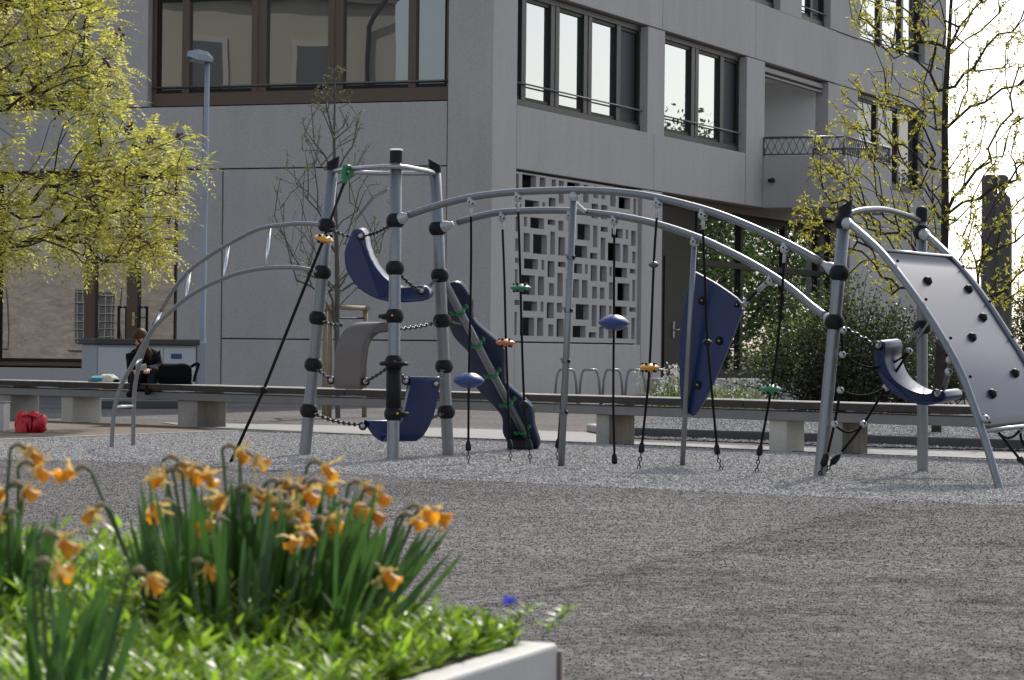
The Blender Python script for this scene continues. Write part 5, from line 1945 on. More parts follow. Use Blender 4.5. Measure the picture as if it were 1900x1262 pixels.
# ================================================================ TREES AND PLANTS
def grow_tree(trunk, tips, alpha=.35, step=.25, jit=.06, tip_r=.004, expo=2.2, seed=1, droop=0.0, ascend=0.0):
    """trunk polyline + crown tips -> branch skeleton joined tip by tip to the cheapest existing node"""
    r = np.random.default_rng(seed)
    nodes = [np.array(p, float) for p in trunk]
    par = [-1] + list(range(len(trunk) - 1))
    plen = [0.0]
    for i in range(1, len(nodes)): plen.append(plen[-1] + np.linalg.norm(nodes[i] - nodes[i - 1]))
    plen = [p * .35 for p in plen]
    top = nodes[-1]
    order = np.argsort([min(np.linalg.norm(t - n) for n in nodes) for t in tips])
    N = np.array(nodes); PL = np.array(plen)
    tipidx = []
    for ti in order:
        t = tips[ti]
        dv = t - N
        dist = np.linalg.norm(dv, axis=1)
        up = np.maximum(0, N[:, 2] - t[2]) * .9                      # branches prefer to climb
        if ascend:
            hd = np.linalg.norm(dv[:, :2], axis=1)
            up = up + ascend * np.maximum(0, .8 * hd - dv[:, 2])
        k = int(np.argmin(dist + alpha * PL + up))
        a = N[k]; L = dist[k]
        ns = max(1, int(L / step))
        prev = k
        newN, newP = [], []
        for s in range(1, ns + 1):
            f = s / ns
            p = a + (t - a) * f
            p = p + np.array([0, 0, 1.0]) * L * .12 * math.sin(math.pi * f) * (1 - droop * 2)
            if s < ns: p = p + r.normal(0, jit * min(1, L), 3)
            newN.append(p); newP.append(PL[prev] + np.linalg.norm(p - (N[prev] if s == 1 else newN[-2])) if s == 1 else newP[-1] + np.linalg.norm(p - newN[-2]))
            par.append(prev if s == 1 else len(N) + s - 2)
        N = np.vstack([N, np.array(newN)]); PL = np.append(PL, newP)
        tipidx.append(len(N) - 1)
    acc = np.zeros(len(N))
    for i in tipidx: acc[i] += tip_r ** expo
    for i in range(len(N) - 1, 0, -1):
        if acc[i] == 0: acc[i] = tip_r ** expo
        acc[par[i]] += acc[i]
    return N, par, acc ** (1 / expo), tipidx


def branch_mesh(N, par, R, skip_below=0.0, sides=6, rmax=None):
    m = MB()
    for i in range(1, len(N)):
        a, b = Vector(N[par[i]]), Vector(N[i])
        if (a - b).length < 1e-4: continue
        r0, r1 = R[par[i]], R[i]
        r0 = min(r0, r1 * 1.25)
        if rmax: r0, r1 = min(r0, rmax), min(r1, rmax)
        ns = sides if r1 > .012 else 4
        m.tube([a, b], [r0, r1], ns, caps=False)
    return m


def leaf_quads(P, D, Nn, L, W, fold=.0):
    """diamond leaves: base P, along D, flat normal Nn"""
    P, D, Nn = map(np.asarray, (P, D, Nn))
    D = D / np.linalg.norm(D, axis=1, keepdims=True)
    S = np.cross(D, Nn); S /= (np.linalg.norm(S, axis=1, keepdims=True) + 1e-9)
    L = np.broadcast_to(np.asarray(L).reshape(-1, 1), (len(P), 1)); W = np.broadcast_to(np.asarray(W).reshape(-1, 1), (len(P), 1))
    mid = P + D * L * .45
    return np.stack([P, mid + S * W * .5, P + D * L, mid - S * W * .5], axis=1)


def rand_unit(n, r):
    v = r.normal(size=(n, 3)); return v / np.linalg.norm(v, axis=1, keepdims=True)


def in_poly(px, py, poly):
    c = False
    j = len(poly) - 1
    for i in range(len(poly)):
        (xi, yi), (xj, yj) = poly[i], poly[j]
        if (yi > py) != (yj > py) and px < (xj - xi) * (py - yi) / (yj - yi) + xi: c = not c
        j = i
    return c


def pinnate(tips_pos, tips_dir, per, r, rach=.22, pairs=5, ll=.062, lw=.026):
    """feathery compound leaves"""
    P, D, Nn, Ls = [], [], [], []
    for p, d in zip(tips_pos, tips_dir):
        for k in range(per):
            v = d * .55 + r.normal(0, .55, 3) + np.array([.15, -.1, -.12]); v /= np.linalg.norm(v)
            side = np.cross(v, [0, 0, 1]); side /= np.linalg.norm(side) + 1e-6
            up = np.cross(side, v)
            st = p + r.normal(0, .045, 3)
            RL = rach * r.uniform(.65, 1.15)
            for j in range(pairs):
                f = (j + .6) / pairs
                base = st + v * RL * f + np.array([0, 0, -1]) * RL * .35 * f * f
                for s in (-1, 1):
                    P.append(base); D.append(side * s * .9 + v * .45 + np.array([0, 0, -.28]) + r.normal(0, .06, 3))
                    Nn.append(up + r.normal(0, .2, 3)); Ls.append(ll * (1 - .35 * f) * r.uniform(.8, 1.2))
            P.append(st + v * RL + np.array([0, 0, -1]) * RL * .35); D.append(v + np.array([0, 0, -.5])); Nn.append(up); Ls.append(ll * .8)
    Ls = np.array(Ls)
    return leaf_quads(np.array(P), np.array(D), np.array(Nn), Ls, Ls * lw / ll)


# ---- yellow-green feathery tree, trunk just outside the left edge
r = np.random.default_rng(21)
TB = Vector((-7.15, 34.0, 0))
outline = [(-520, -420), (120, -420), (185, -120), (200, 0), (226, 60), (236, 110), (222, 160), (238, 190), (232, 235), (262, 245), (322, 236), (372, 268), (380, 300), (352, 322), (336, 350), (330, 420), (318, 486), (260, 492), (215, 484), (160, 505), (95, 470), (30, 470), (-60, 520), (-300, 500), (-520, 380)]
tips = []
while len(tips) < 1150:
    x, y = r.uniform(-520, 385), r.uniform(-420, 520)
    if x < -120 and r.random() > .35: continue
    if y < -60 and r.random() > .4: continue
    if not in_poly(x, y, outline): continue
    if ((x - 70) / 105) ** 2 + ((y - 265) / 62) ** 2 < 1 and r.random() > .10: continue
    if 5 < x < 100 and 330 < y < 400 and r.random() > .6: continue
    dp = 33.6 + r.normal(0, .85)
    tips.append(np.array(at(x, y, dp)))
tips = np.array(tips)
trunk = [TB, TB + Vector((.03, 0, .7)), TB + Vector((.10, .02, 1.4)), TB + Vector((.22, 0, 2.1)), TB + Vector((.3, .05, 2.9)), TB + Vector((.35, 0, 3.8)), TB + Vector((.45, 0, 4.9))]
N, par, R, ti = grow_tree(trunk, tips, .30, .22, .05, .0036, 2.1, 5)
ytree = thing('feathery_tree', TB, 'yellow-green feathery-leaved tree reaching in from the left edge', 'tree')
branch_mesh(N, par, R).build('trunk', 'bark', ytree)
tp = N[ti]; td = np.array([N[i] - N[par[i]] for i in ti]); td /= np.linalg.norm(td, axis=1, keepdims=True) + 1e-9
quads_obj('crown', pinnate(tp, td, 4, r, .29, 6, .078, .031), 'leaf_yellow', ytree)
m = MB()
for (x, y) in ((222, 65), (196, 113), (200, 118), (206, 158), (112, 206), (236, 238), (242, 232), (278, 262), (334, 252), (250, 275), (90, 55), (8, 15), (14, 130), (218, 85), (312, 410), (170, 300), (60, 190), (120, 100)):
    c = at(x, y, 33.0 + random.uniform(-.3, .3))
    for k in range(9):
        p = c + Vector((random.gauss(0, .022), random.gauss(0, .03), random.gauss(0, .03)))
        q = Vector((random.gauss(0, 1), random.gauss(0, 1), random.gauss(0, 1))).normalized()
        m.lathe(p, q, [(.001, -.022), (.012, -.006), (.011, .008), (.001, .024)], 5)
m.build('seed_pods', 'seed_pod', ytree)


# ---- tree with young leaves on the right
def star_clusters(tp, td, per, r, L=.05, W=.02, spread=.06):
    n = len(tp) * per
    P = np.repeat(tp, per, 0) + r.normal(0, spread, (n, 3))
    C = 5
    P = np.repeat(P, C, 0)
    D = rand_unit(len(P), r) + np.array([0, 0, .25])
    return leaf_quads(P, D, rand_unit(len(P), r), r.uniform(.6, 1.25, len(P)) * L, W * r.uniform(.8, 1.3, len(P)))


r = np.random.default_rng(33)
RTB = gnd(1737, 806)
RD = RTB.y
out = [(1500, 300), (1470, 380), (1480, 430), (1510, 470), (1545, 500), (1600, 540), (1700, 560), (1780, 560), (1900, 580), (2010, 520), (2060, 300), (2040, 0), (1960, -260), (1800, -340), (1690, -300), (1600, -120), (1560, 30), (1585, 120), (1550, 180), (1500, 240)]
tips = []
while len(tips) < 900:
    x, y = r.uniform(1460, 2070), r.uniform(-340, 590)
    if not in_poly(x, y, out): continue
    if y < -30 and r.random() > .5: continue
    if x > 1910 and r.random() > .6: continue
    if 1740 < x < 1900 and r.random() > .7: continue
    tips.append(np.array(at(x, y, RD + r.normal(0, .75))))
for (x, y) in ((1508, 292), (1515, 310), (1520, 330), (1528, 352), (1543, 378), (1468, 415), (1480, 420), (1495, 430), (1530, 445), (1545, 478)):
    tips.append(np.array(at(x, y, RD - .5)))
trunk = [RTB] + [at(x, y, RD) for x, y in ((1741, 720), (1746, 640), (1749, 560), (1752, 480), (1754, 400), (1754, 320), (1753, 240), (1755, 165), (1760, 90), (1765, 0), (1770, -100))]
N, par, R, ti = grow_tree(trunk, np.array(tips), .20, .17, .016, .0036, 2.4, 9, ascend=.7)
rtree = thing('budding_tree', RTB, 'dark-stemmed tree with sparse young yellow leaves behind the gate posts', 'tree')
branch_mesh(N, par, R, rmax=.092).build('trunk', 'bark', rtree)
tp = N[ti]
# leaves also along the last links
tw = np.array([N[par[i]] for i in ti])
lp = np.vstack([tp, tp * .6 + tw * .4, tp * .25 + tw * .75])
quads_obj('crown', star_clusters(lp[r.random(len(lp)) < .68], None, 2, r, .045, .019, .032), 'leaf_spring', rtree)

# ---- staked young tree
r = np.random.default_rng(44)
YB = gnd(627, 776)
YD = YB.y
tips = []
side = [(130, 18), (200, 50), (260, 85), (320, 112), (380, 122), (440, 112), (490, 95), (545, 50)]
while len(tips) < 210:
    y = r.uniform(120, 545)
    w = np.interp(y, [p[0] for p in side], [p[1] for p in side])
    x = 620 + r.uniform(-1, 1) * w
    if abs(x - 620) < .25 * w and r.random() > .4: continue
    tips.append(np.array(at(x, y, YD + r.normal(0, w / 160))))
trunk = [YB] + [at(x, y, YD) for x, y in ((626, 700), (625, 620), (626, 540), (625, 470), (623, 400), (621, 330), (620, 260), (621, 190), (622, 130))]
N, par, R, ti = grow_tree(trunk, np.array(tips), .06, .2, .012, .0042, 2.3, 12, ascend=1.6)
R = np.minimum(R, .038)
yt = thing('young_tree', YB, 'slender young tree with tiny green buds tied between timber stakes', 'tree')
branch_mesh(N, par, R).build('trunk', 'bark_grey', yt)
tw = np.array([N[par[i]] for i in ti]); tp = N[ti]
quads_obj('crown', star_clusters(np.vstack([tp, .5 * tp + .5 * tw]), None, 1, r, .034, .014, .02), 'leaf_bud', yt)
st = thing('tree_stake', gnd(640, 777), 'brown round timber stakes with top rails holding the young tree', 'tree support')
posts = [(604, 570, 40.6), (613, 570, 39.4), (678, 572, 40.0)]
pts = []
for x, y, d in posts:
    t_ = at(x, y, d)
    m = MB().tube([Vector((t_.x, d, -.05)), Vector((t_.x, d, t_.z + .01))], .034, 10); m.build('stake', 'stake_wood', st)
    pts.append(Vector((t_.x, d, t_.z)))
for a, b in ((0, 1), (1, 2), (0, 2)):
    e = (pts[b] - pts[a]).normalized()
    m = MB().tube([pts[a] - e * .07, pts[b] + e * .07], .033, 10)
    m.build('rail', 'stake_wood', st)
m = MB()
for a, b in ((1, 2),): m.tube(sag_path(pts[a] - ZV * .13, pts[b] - ZV * .13, .01, 6), .012, 6)
m.build('tie_strap', 'rubber', st)


# ---- shrubs
def shrub(name, label, c, rx, ry, rz, n, leafsize, mats, seed, twigs=160, low=.15):
    r = np.random.default_rng(seed)
    c = np.array(c)
    t = thing(name, Vector((c[0], c[1], 0)), label, 'shrub')
    tips = []
    while len(tips) < n // 14:
        v = rand_unit(1, r)[0]
        if v[2] < -.3: continue
        k = r.uniform(.45, 1.0) ** .6
        bump = 1 + .22 * math.sin(4 * math.atan2(v[1], v[0]) + seed) * v[2] + .15 * r.normal()
        tips.append(c + v * k * bump * np.array([rx, ry, rz]))
    tips = np.array(tips)
    tips[:, 2] = np.maximum(tips[:, 2], .06)
    m = MB()
    for p in tips[:twigs * 2]:
        b = np.array([c[0] + r.normal(0, rx * .22), c[1] + r.normal(0, ry * .22), 0])
        md = (b + p) / 2 + r.normal(0, .08, 3) + np.array([0, 0, .1])
        m.tube([Vector(b), Vector(md), Vector(p + (p - md) * .25)], [.012, .008, .002], 4, caps=False)
    m.build('stems', 'bark', t)
    per = 14
    P = np.repeat(tips, per, 0) + r.normal(0, .09, (len(tips) * per, 3))
    P[:, 2] = np.maximum(P[:, 2], .03)
    Q = leaf_quads(P, rand_unit(len(P), r) + np.array([0, 0, .2]), rand_unit(len(P), r), r.uniform(.6, 1.3, len(P)) * leafsize, r.uniform(.6, 1.2, len(P)) * leafsize * .5)
    hi = r.random(len(P)) < np.clip((P[:, 2] - c[2]) / rz * .5 - (P[:, 0] - c[0]) / rx * .45, 0.02, .5)  # sunlight on the upper left leaves put in as a paler leaf colour
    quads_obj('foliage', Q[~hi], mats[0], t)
    if hi.sum(): quads_obj('sunlit_foliage', Q[hi], mats[1], t)
    return t


b0 = at(1555, 770, 42.0)
shrub('shrub', 'large dense dark green shrub with upper left leaves coloured as sunlit behind the gate posts', (b0.x + .05, 42.3, .66), 1.30, .95, 1.06, 15000, .062, ('leaf_shrub', 'leaf_shrub_sunlit'), 3)
b0 = at(1700, 770, 44.5)
shrub('shrub', 'lower dark green shrub behind the blue slung seat', (b0.x, 44.6, .5), .85, .8, .85, 8000, .062, ('leaf_shrub', 'leaf_shrub_sunlit'), 5)
b0 = at(1885, 770, 47.5)
shrub('shrub', 'loose green bush at the right edge beside the timber sculpture', (b0.x, 47.5, .75), 1.1, .9, 1.15, 8000, .065, ('leaf_shrub', 'leaf_shrub_sunlit'), 8)


def tall_grass(name, label, c, rx, ry, h, n, seed, flowers=0):
    r = np.random.default_rng(seed)
    t = thing(name, Vector(c), label, 'plant')
    P = np.column_stack([c[0] + r.normal(0, rx, n), c[1] + r.normal(0, ry, n), np.zeros(n)])
    hh = h * r.uniform(.4, 1.1, n)
    lean = r.normal(0, .25, (n, 3)); lean[:, 2] = 1
    Q = leaf_quads(P, lean, rand_unit(n, r), hh, .022)
    P2 = P + lean * (hh * r.uniform(.3, .9, n))[:, None]
    Q2 = leaf_quads(P2, rand_unit(n, r) + np.array([0, 0, .5]), rand_unit(n, r), .10, .028)
    quads_obj('leaves', np.vstack([Q, Q2]), 'grass_pale', t)
    if flowers:
        k = r.integers(0, n, flowers)
        top = P[k] + lean[k] * hh[k][:, None]
        P3 = np.repeat(top, 5, 0) + r.normal(0, .035, (flowers * 5, 3))
        quads_obj('blossom', leaf_quads(P3, rand_unit(len(P3), r), rand_unit(len(P3), r), .05, .035), 'flower_white', t)
    return t


b0 = at(1318, 780, 43.6)
tall_grass('flowering_plant', 'pale tufted plant with small white blossoms behind the blue sail', (b0.x, 43.8, 0), .34, .3, .46, 480, 4, 50)
b0 = at(1378, 780, 44.4)
tall_grass('flowering_plant', 'pale grassy tuft between the blue sail and the dark shrub', (b0.x, 44.6, 0), .26, .3, .42, 340, 6, 30)
b0 = at(1262, 780, 45.6)
tall_grass('flowering_plant', 'thin pale tuft left of the blue sail panel', (b0.x, 45.6, 0), .22, .2, .62, 260, 7, 90)

# ---- leafy tree outside the frame that the entrance glazing mirrors
r = np.random.default_rng(55)
for (gx, gy, lab) in ((19.8, 83.5, 'leafy green tree beyond the right edge, nearest of those mirrored in the entrance glazing'), (22.3, 90, 'second leafy green tree beyond the right edge, mirrored in the glazing'),
                       (24.5, 97, 'third leafy green tree beyond the right edge, mirrored in the glazing'), (27.5, 105, 'farthest leafy green tree beyond the right edge, mirrored in the glazing')):
    GB = Vector((gx, gy, 0))
    v = rand_unit(520, r) * (r.uniform(.3, 1, (520, 1)) ** .5) * np.array([3.2, 3.6, 3.9]) + np.array([gx, gy, 4.2])
    N, par, R, ti = grow_tree([GB, GB + Vector((0, 0, 1)), GB + Vector((.05, 0, 2)), GB + Vector((0, .05, 3))], v, .3, .5, .08, .007, 2.1, 2)
    gt = thing('leafy_tree', GB, lab, 'tree')
    branch_mesh(N, par, R, sides=5).build('trunk', 'bark', gt)
    tp = N[ti]
    P = np.repeat(tp, 22, 0) + r.normal(0, .25, (len(tp) * 22, 3))
    quads_obj('crown', leaf_quads(P, rand_unit(len(P), r), rand_unit(len(P), r), .16, .10), 'leaf_green', gt)

# ================================================================ PLANTER IN THE FOREGROUND
PZ = 0.45
PC = at(1040, 1196, 4.76); PC.z = PZ
e1 = Vector((-.30, -.954, 0)).normalized(); e2 = Vector((-.954, .30, 0)).normalized()
planter = thing('planter', Vector((PC.x, PC.y, 0)), 'pale concrete planter filled with daffodils and ground cover in the foreground', 'planter')
LA, LB_, TH = 2.7, 2.0, .055
P = lambda a, b, z=0: Vector((PC.x, PC.y, 0)) + e1 * a + e2 * b + ZV * z
m = MB()
RAD = .022
cor = [P(RAD - RAD * math.cos(x), RAD - RAD * math.sin(x)) for x in (math.pi / 2 * k / 6 for k in range(7))]
m.prism([P(TH, TH), P(LA, TH), P(LA, 0)] + cor[::-1][0:0] + [q for q in (cor if (cor[0] - P(0, RAD)).length > (cor[-1] - P(0, RAD)).length else cor[::-1])] + [P(0, LB_), P(TH, LB_)], ZV * PZ)
w = m.build('wall', 'planter', planter)
bv = w.modifiers.new('edge', 'BEVEL'); bv.width = .006; bv.segments = 2; bv.limit_method = 'ANGLE'
m = MB().prism([P(LA - TH, TH), P(LA, TH), P(LA, LB_), P(LA - TH, LB_)], ZV * PZ); m.build('wall', 'planter', planter)
m = MB().prism([P(TH, LB_ - TH), P(LA - TH, LB_ - TH), P(LA - TH, LB_), P(TH, LB_)], ZV * PZ); m.build('wall', 'planter', planter)
m = MB().prism([P(TH, TH, .1), P(LA - TH, TH, .1), P(LA - TH, LB_ - TH, .1), P(TH, LB_ - TH, .1)], ZV * (PZ - .12)); m.build('soil', 'soil', planter)


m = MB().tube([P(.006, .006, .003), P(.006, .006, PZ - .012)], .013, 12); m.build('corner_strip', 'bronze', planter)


def bed_h(a, b):
    """cushion height of the ground cover: low at the rim, swelling inwards"""
    return .036 + min(1, max(0, b - .04) / .45) * (.118 if a < .45 else max(.030, .118 - (a - .45) * .22)) * min(1, (a + .10) / .3)


r = np.random.default_rng(66)
PP, DD, NN, LL = [], [], [], []
nsh = 0
while nsh < 2200:
    a, b = r.uniform(.03, 2.2), r.uniform(.055, 1.5)
    p0 = P(a, b, 0)
    if p0.y < 2.5: continue
    if abs(p0.x) > .19 * p0.y + .12: continue
    nsh += 1
    if b < .05 or a < .05:
        if r.random() < .45: continue
    h = bed_h(a, b) * r.uniform(.45, 1.15)
    lean = np.array([r.normal(0, .25), r.normal(0, .25), 1.0])
    base = np.array([p0.x, p0.y, PZ - .02])
    nl = int(r.integers(7, 12))
    for k in range(nl):
        f = .35 + .65 * (k + 1) / nl
        ang = k * 2.4 + r.uniform(0, 1)
        d = np.array([math.cos(ang), math.sin(ang), .35 + .9 * (f - .35)]) + r.normal(0, .2, 3)
        PP.append(base + lean * (h + .015) * f); DD.append(d); NN.append(np.array([0, 0, 1]) - d * .3 + r.normal(0, .25, 3)); LL.append(r.uniform(.028, .052) * (1.1 - .35 * f))
LL = np.array(LL); DD = np.array(DD); PP = np.array(PP); NN = np.array(NN)


def lance(P_, D_, N_, L_, W_):
    """pointed leaves bent along their length: two quads each"""
    D_ = D_ / np.linalg.norm(D_, axis=1, keepdims=True)
    S = np.cross(D_, N_); S /= np.linalg.norm(S, axis=1, keepdims=True) + 1e-9
    Up = np.cross(S, D_)
    L_ = L_[:, None]; W_ = W_[:, None]
    b, q1, q2 = P_, P_ + D_ * L_ * .35 + Up * L_ * .05, P_ + D_ * L_ * .7 + Up * L_ * .03
    tip = P_ + D_ * L_ - Up * L_ * .08
    A = np.stack([b - S * W_ * .12, b + S * W_ * .12, q1 + S * W_ * .5, q1 - S * W_ * .5], 1)
    B = np.stack([q1 - S * W_ * .5, q1 + S * W_ * .5, tip + S * W_ * .06, tip - S * W_ * .06], 1)
    return A, B


A, B = lance(PP, DD, NN, LL, LL * .27)
V = np.concatenate([A, B[:, 2:]], 1).reshape(-1, 3)                # six points a leaf
base = Vector((PC.x, PC.y, PZ)) + e1 * .8 + e2 * .5
me = bpy.data.meshes.new('ground_cover')
i0 = np.arange(len(A)) * 6
faces = np.concatenate([np.stack([i0, i0 + 1, i0 + 2, i0 + 3], 1), np.stack([i0 + 3, i0 + 2, i0 + 4, i0 + 5], 1)])
me.from_pydata((V - np.array(base)).tolist(), [], faces.tolist())
me.polygons.foreach_set('use_smooth', [True] * len(faces))
me.materials.append(MATS['cover_leaf'])
gc = bpy.data.objects.new('ground_cover', me)
COL.objects.link(gc); gc.location = base
tag(gc, 'bright green small-leaved ground cover filling the planter', 'ground cover', kind='stuff')

# sprigs trailing out over the corner, two blue blossoms
for (x, y, d, lab) in ((1060, 1130, 4.85, 'green sprig leaning out past the planter corner'), (985, 1128, 4.8, 'green sprig standing beside the blue flower')):
    tip = at(x, y, d); rt0 = at(x - 55, 1185, d - .05)
    t = thing('sprig', rt0, lab, 'plant')
    path = smooth_path([rt0, lerp(rt0, tip, .5) + ZV * .006, tip], 5)
    m = MB().tube(path, .0012, 5); m.build('stem', 'stem_green', t)
    n = 22
    Pp = np.array([path[int(k)] for k in np.linspace(2, len(path) - 1, n)])
    Dd = np.array([[math.cos(k * 2.4), math.sin(k * 2.4) * .6, .45] for k in range(n)]) + r.normal(0, .15, (n, 3))
    A, B = lance(Pp, Dd, np.tile([0, -.4, 1.0], (n, 1)), r.uniform(.018, .032, n), r.uniform(.005, .008, n))
    quads_obj('leaves', np.concatenate([A, B]), 'cover_leaf', t)
for (x, y, d, lab) in ((945, 1116, 4.82, 'small blue flower near the planter corner'), (957, 1134, 4.80, 'tiny blue bud below the small blue flower'), (178, 1040, 4.85, 'small blue flower at the left among the green leaves')):
    c = at(x, y, d)
    t = thing('blue_flower', c - ZV * .05, lab, 'flower')
    m = MB().tube([c - ZV * .05 + X1 * .006, c], .001, 5); m.build('stem', 'stem_green', t)
    k = 5; sz = .014 if y != 1134 else .008
    Dd = np.array([[math.cos(a), math.sin(a) * .6, .3 + .5 * math.sin(a * 2)] for a in np.arange(k) * 1.2566]); Pp = np.tile(np.array(c), (k, 1))
    A, B = lance(Pp, Dd, np.tile([0, -1, .5], (k, 1)), np.full(k, sz), np.full(k, sz * .8))
    quads_obj('petals', np.concatenate([A, B]), 'blue_petal', t)

# ================================================================ DAFFODILS
random.seed(5)


def strap(base, tip, width, bend, twist):
    """keeled strap leaf"""
    base, tip = Vector(base), Vector(tip)
    ax = (tip - base)
    side = Vector((math.cos(twist), math.sin(twist), 0))
    nb = ax.normalized().cross(side).normalized()
    V, Fc = [], []
    n = 7
    for i in range(n + 1):
        f = i / n
        p = lerp(base, tip, f) + bend * (f * f - f)
        w = width * (.75 + .5 * f if f < .5 else 1.0) * (1 if f < .72 else max(.04, math.sqrt(max(0, 1 - ((f - .72) / .28) ** 2))))
        V += [p - side * w * .5, p + nb * w * .14, p + side * w * .5]
    for i in range(n):
        a = i * 3
        Fc += [(a, a + 1, a + 4, a + 3), (a + 1, a + 2, a + 5, a + 4)]
    m = MB(); m.add(V, Fc, True)
    return m


def bloom_mesh(seed):
    """withering daffodil head looking along +X: petals hang limp, frilled trumpet"""
    q = random.Random(seed)
    m = MB()
    for k in range(6):
        a = 2 * math.pi * k / 6 + q.uniform(-.25, .25)
        rad = Vector((0, math.cos(a), math.sin(a)))
        tang = Vector((0, -math.sin(a), math.cos(a)))
        L = q.uniform(.017, .025); back = q.uniform(-.4, .9)
        V, Fc = [], []
        for i in range(6):
            f = i / 5
            p = rad * (.003 + L * f * .8) + Vector((back * L * f * f, 0, 0)) + Vector((0, 0, -1)) * L * .45 * f * f + Vector((q.gauss(0, .0012), q.gauss(0, .0012), q.gauss(0, .0012)))
            w = .0105 * math.sin(math.pi * min(1, .12 + f * .83)) ** .7 * q.uniform(.7, 1.1)
            cr = q.uniform(-.003, .003)
            V += [p - tang * w * .5 + rad * cr, p + Vector((.0022 * (1 if i % 2 else -1), 0, 0)), p + tang * w * .5 - rad * cr]
        for i in range(5):
            b = i * 3
            Fc += [(b, b + 1, b + 4, b + 3), (b + 1, b + 2, b + 5, b + 4)]
        m.add(V, Fc, True)
    t = MB()
    V, Fc = [], []
    n = 14
    for i, (x, rr_) in enumerate(((.0, .004), (.005, .0065), (.012, .008), (.018, .0098), (.0215, .0125))):
        for k in range(n):
            a = 2 * math.pi * k / n
            g = rr_ * (1 + (.16 if i >= 3 else .08) * math.sin(k * 2.9 + seed) + q.uniform(-.1, .1) * (i >= 2))
            V.append(Vector((x + .0022 * math.sin(k * 2.3 + seed) * (i >= 3), g * math.cos(a), g * math.sin(a) * .85 - .12 * x)))
    for i in range(4):
        for k in range(n):
            a, b = i * n + k, i * n + (k + 1) % n
            Fc.append((a, b, b + n, a + n))
    t.add(V, Fc, True)
    return m, t


def raw_mesh(mb, name, material):
    me = bpy.data.meshes.new(name)
    me.from_pydata(mb.v, [], mb.f); me.polygons.foreach_set('use_smooth', mb.s); me.materials.append(MATS[material])
    return me


BLOOMS = []
for s in range(7):
    a, b = bloom_mesh(s * 7 + 2)
    BLOOMS.append((raw_mesh(a, 'petals', 'petal'), raw_mesh(b, 'trumpet', 'trumpet')))

# (x, y, facing, distance, clump): surveyed flower heads
FLW = [(52, 838, 1, 4.5, 'L'), (68, 870, 1, 4.45, 'L'), (45, 908, 1, 4.4, 'L'), (6, 912, -1, 4.45, 'L'), (0, 960, -1, 4.4, 'L'), (134, 878, -1, 4.5, 'M'), (172, 948, -1, 4.45, 'M'), (292, 942, -1, 4.4, 'M'),
       (112, 1004, 1, 3.7, 'N'), (100, 1055, 1, 3.6, 'N'), (276, 1072, 1, 3.6, 'N'), (303, 882, -1, 4.6, 'M'), (335, 860, 1, 4.65, 'M'), (353, 873, 1, 4.6, 'M'), (384, 880, 1, 4.6, 'M'),
       (442, 838, 1, 4.55, 'M'), (474, 852, 1, 4.55, 'M'), (413, 922, -1, 4.5, 'M'), (392, 974, -1, 4.35, 'M'), (382, 1052, 1, 4.3, 'M'), (468, 912, 1, 4.5, 'M'), (487, 945, 1, 4.45, 'M'), (524, 903, 1, 4.6, 'M'),
       (532, 948, 1, 4.45, 'M'), (602, 868, 1, 4.65, 'M'), (600, 902, 1, 4.6, 'M'), (676, 905, 1, 4.65, 'R'), (703, 917, 1, 4.6, 'R'), (656, 945, 1, 4.5, 'R'), (688, 951, 1, 4.55, 'R'), (786, 950, 1, 4.6, 'R'), (806, 957, 1, 4.65, 'R'),
       (768, 964, 1, 4.55, 'R'), (545, 908, 1, 4.6, 'M'), (566, 916, 1, 4.55, 'M'), (547, 947, 1, 4.45, 'M'), (492, 921, 1, 4.5, 'M'), (566, 981, 1, 4.4, 'M'), (609, 975, 1, 4.45, 'R'), (552, 1003, -1, 4.35, 'M'), (714, 1064, 1, 4.3, 'R'), (625, 968, 1, 4.5, 'R')]
CL = {'L': (-25, 1120, 4.4), 'M': (430, 1165, 4.45), 'N': (75, 1400, 3.6), 'R': (545, 1175, 4.45)}
WORDS = {'L': 'in the clump at the left edge', 'M': 'in the big middle clump', 'N': 'in the near clump at the bottom left', 'R': 'in the clump leaning right'}
cnt = {}
seq = sorted(range(len(FLW)), key=lambda i: (FLW[i][4], FLW[i][0]))
ORD = ['first', 'second', 'third', 'fourth', 'fifth', 'sixth', 'seventh', 'eighth', 'ninth', 'tenth', 'eleventh', 'twelfth', 'thirteenth', 'fourteenth', 'fifteenth', 'sixteenth', 'seventeenth', 'eighteenth', 'nineteenth',
       'twentieth', 'twenty-first', 'twenty-second', 'twenty-third', 'twenty-fourth', 'twenty-fifth', 'twenty-sixth']
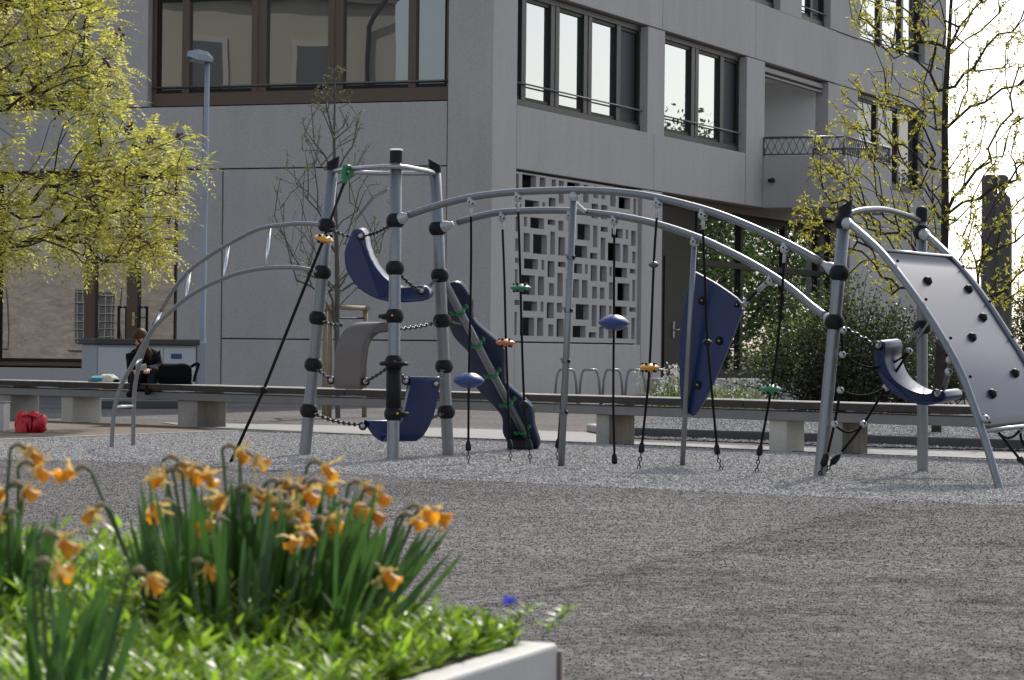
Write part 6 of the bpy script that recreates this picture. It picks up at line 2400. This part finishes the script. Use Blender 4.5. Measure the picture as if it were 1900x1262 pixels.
for i in seq:
    x, y, fc, d, cl = FLW[i]
    n = cnt.get(cl, 0); cnt[cl] = n + 1
    cx, cy, cd = CL[cl]
    spread = .42 if cl in 'MR' else .35
    bx = cx + (x - cx) * spread + random.uniform(-25, 25)
    bs = at(bx, cy, d + random.uniform(-.05, .05)); bs.z = PZ - .015
    head_ = at(x, y, d)
    size = random.uniform(.9, 1.15)
    t = thing('daffodil', bs, 'withering orange daffodil, %s from the left %s' % (ORD[n], WORDS[cl]), 'daffodil', 'withering daffodils in the planter')
    neck = head_ + Vector((-fc * .014, .004, .010)) * size
    bend0 = head_ + Vector((-fc * .026, .004, .002)) * size
    path = smooth_path([bs, lerp(bs, bend0, .5) + Vector((random.uniform(-.006, .006), 0, 0)), bend0 - (bend0 - bs) * .06, bend0, neck, head_ + Vector((-fc * .004, 0, .004))], 5)
    m = MB().tube(path, [.0026] * (len(path) - 8) + [.0024, .0023, .0022, .002, .002, .0024, .003, .003], 7); m.build('stem', 'stem_green', t)
    sp = path[-9:-1]
    m = MB().tube(sp, list(np.interp(np.linspace(0, 1, 8), [0, .3, .7, 1], [.002, .0042, .0048, .003])), 7); m.build('sheath', 'sheath', t)
    pm, tm = BLOOMS[(i * 3) % 7]
    yaw = (0 if fc > 0 else math.pi) + random.uniform(-.9, .6) * (1 if fc > 0 else -1)
    rot = (random.uniform(0, 6.28), random.uniform(.25, .95), yaw)
    for me_, nm in ((pm, 'petals'), (tm, 'trumpet')):
        o = bpy.data.objects.new(nm, me_); COL.objects.link(o); o.parent = t
        o.location = head_ - bs
        o.rotation_euler = (Matrix.Rotation(rot[2], 3, 'Z') @ Matrix.Rotation(rot[1], 3, 'Y') @ Matrix.Rotation(rot[0], 3, 'X')).to_euler()
        o.scale = (size * 1.0,) * 3
        o['_b'] = tuple(bs)
    # its own strap leaves
    for k in range(8):
        ang = random.uniform(0, 6.28)
        b2 = bs + Vector((math.cos(ang) * .018, math.sin(ang) * .018, 0))
        if cl in 'MR':
            tx = bx + (bx - 440) * random.uniform(.15, .75) + random.uniform(-30, 45); ty = random.uniform(885, 1040)
            if tx > 700: ty = max(ty, 975)
        elif cl == 'L': tx = bx + random.uniform(-30, 95); ty = random.uniform(925, 1040)
        else: tx = bx + random.uniform(-60, 150); ty = random.uniform(1020, 1190)
        tp_ = at(tx, ty, d + random.uniform(-.1, .1))
        strap(b2, tp_, random.uniform(.008, .0118), Vector((random.uniform(-.02, .02), random.uniform(-.02, .02), 0)), random.uniform(-.6, .6)).build('leaf', 'strap_leaf', t)
# four tall leaves at the right of the clump, like blades
t = thing('daffodil_leaves', at(600, 1180, 4.5), 'flowerless tuft of long green strap leaves at the right of the daffodil clump', 'plant')
for (x0, y0, x1, y1) in ((640, 1190, 795, 985), (655, 1190, 815, 1055), (630, 1180, 780, 1060), (600, 1180, 705, 1015), (660, 1195, 790, 1090), (590, 1180, 690, 960), (560, 1180, 640, 985)):
    a, b = at(x0, y0, 4.5), at(x1, y1, 4.55)
    a.z = PZ - .01
    strap(a, b, .013, Vector((.02, 0, 0)), .3).build('leaf', 'strap_leaf', t)

for o in bpy.data.objects:
    if '_b' in o.keys(): del o['_b']
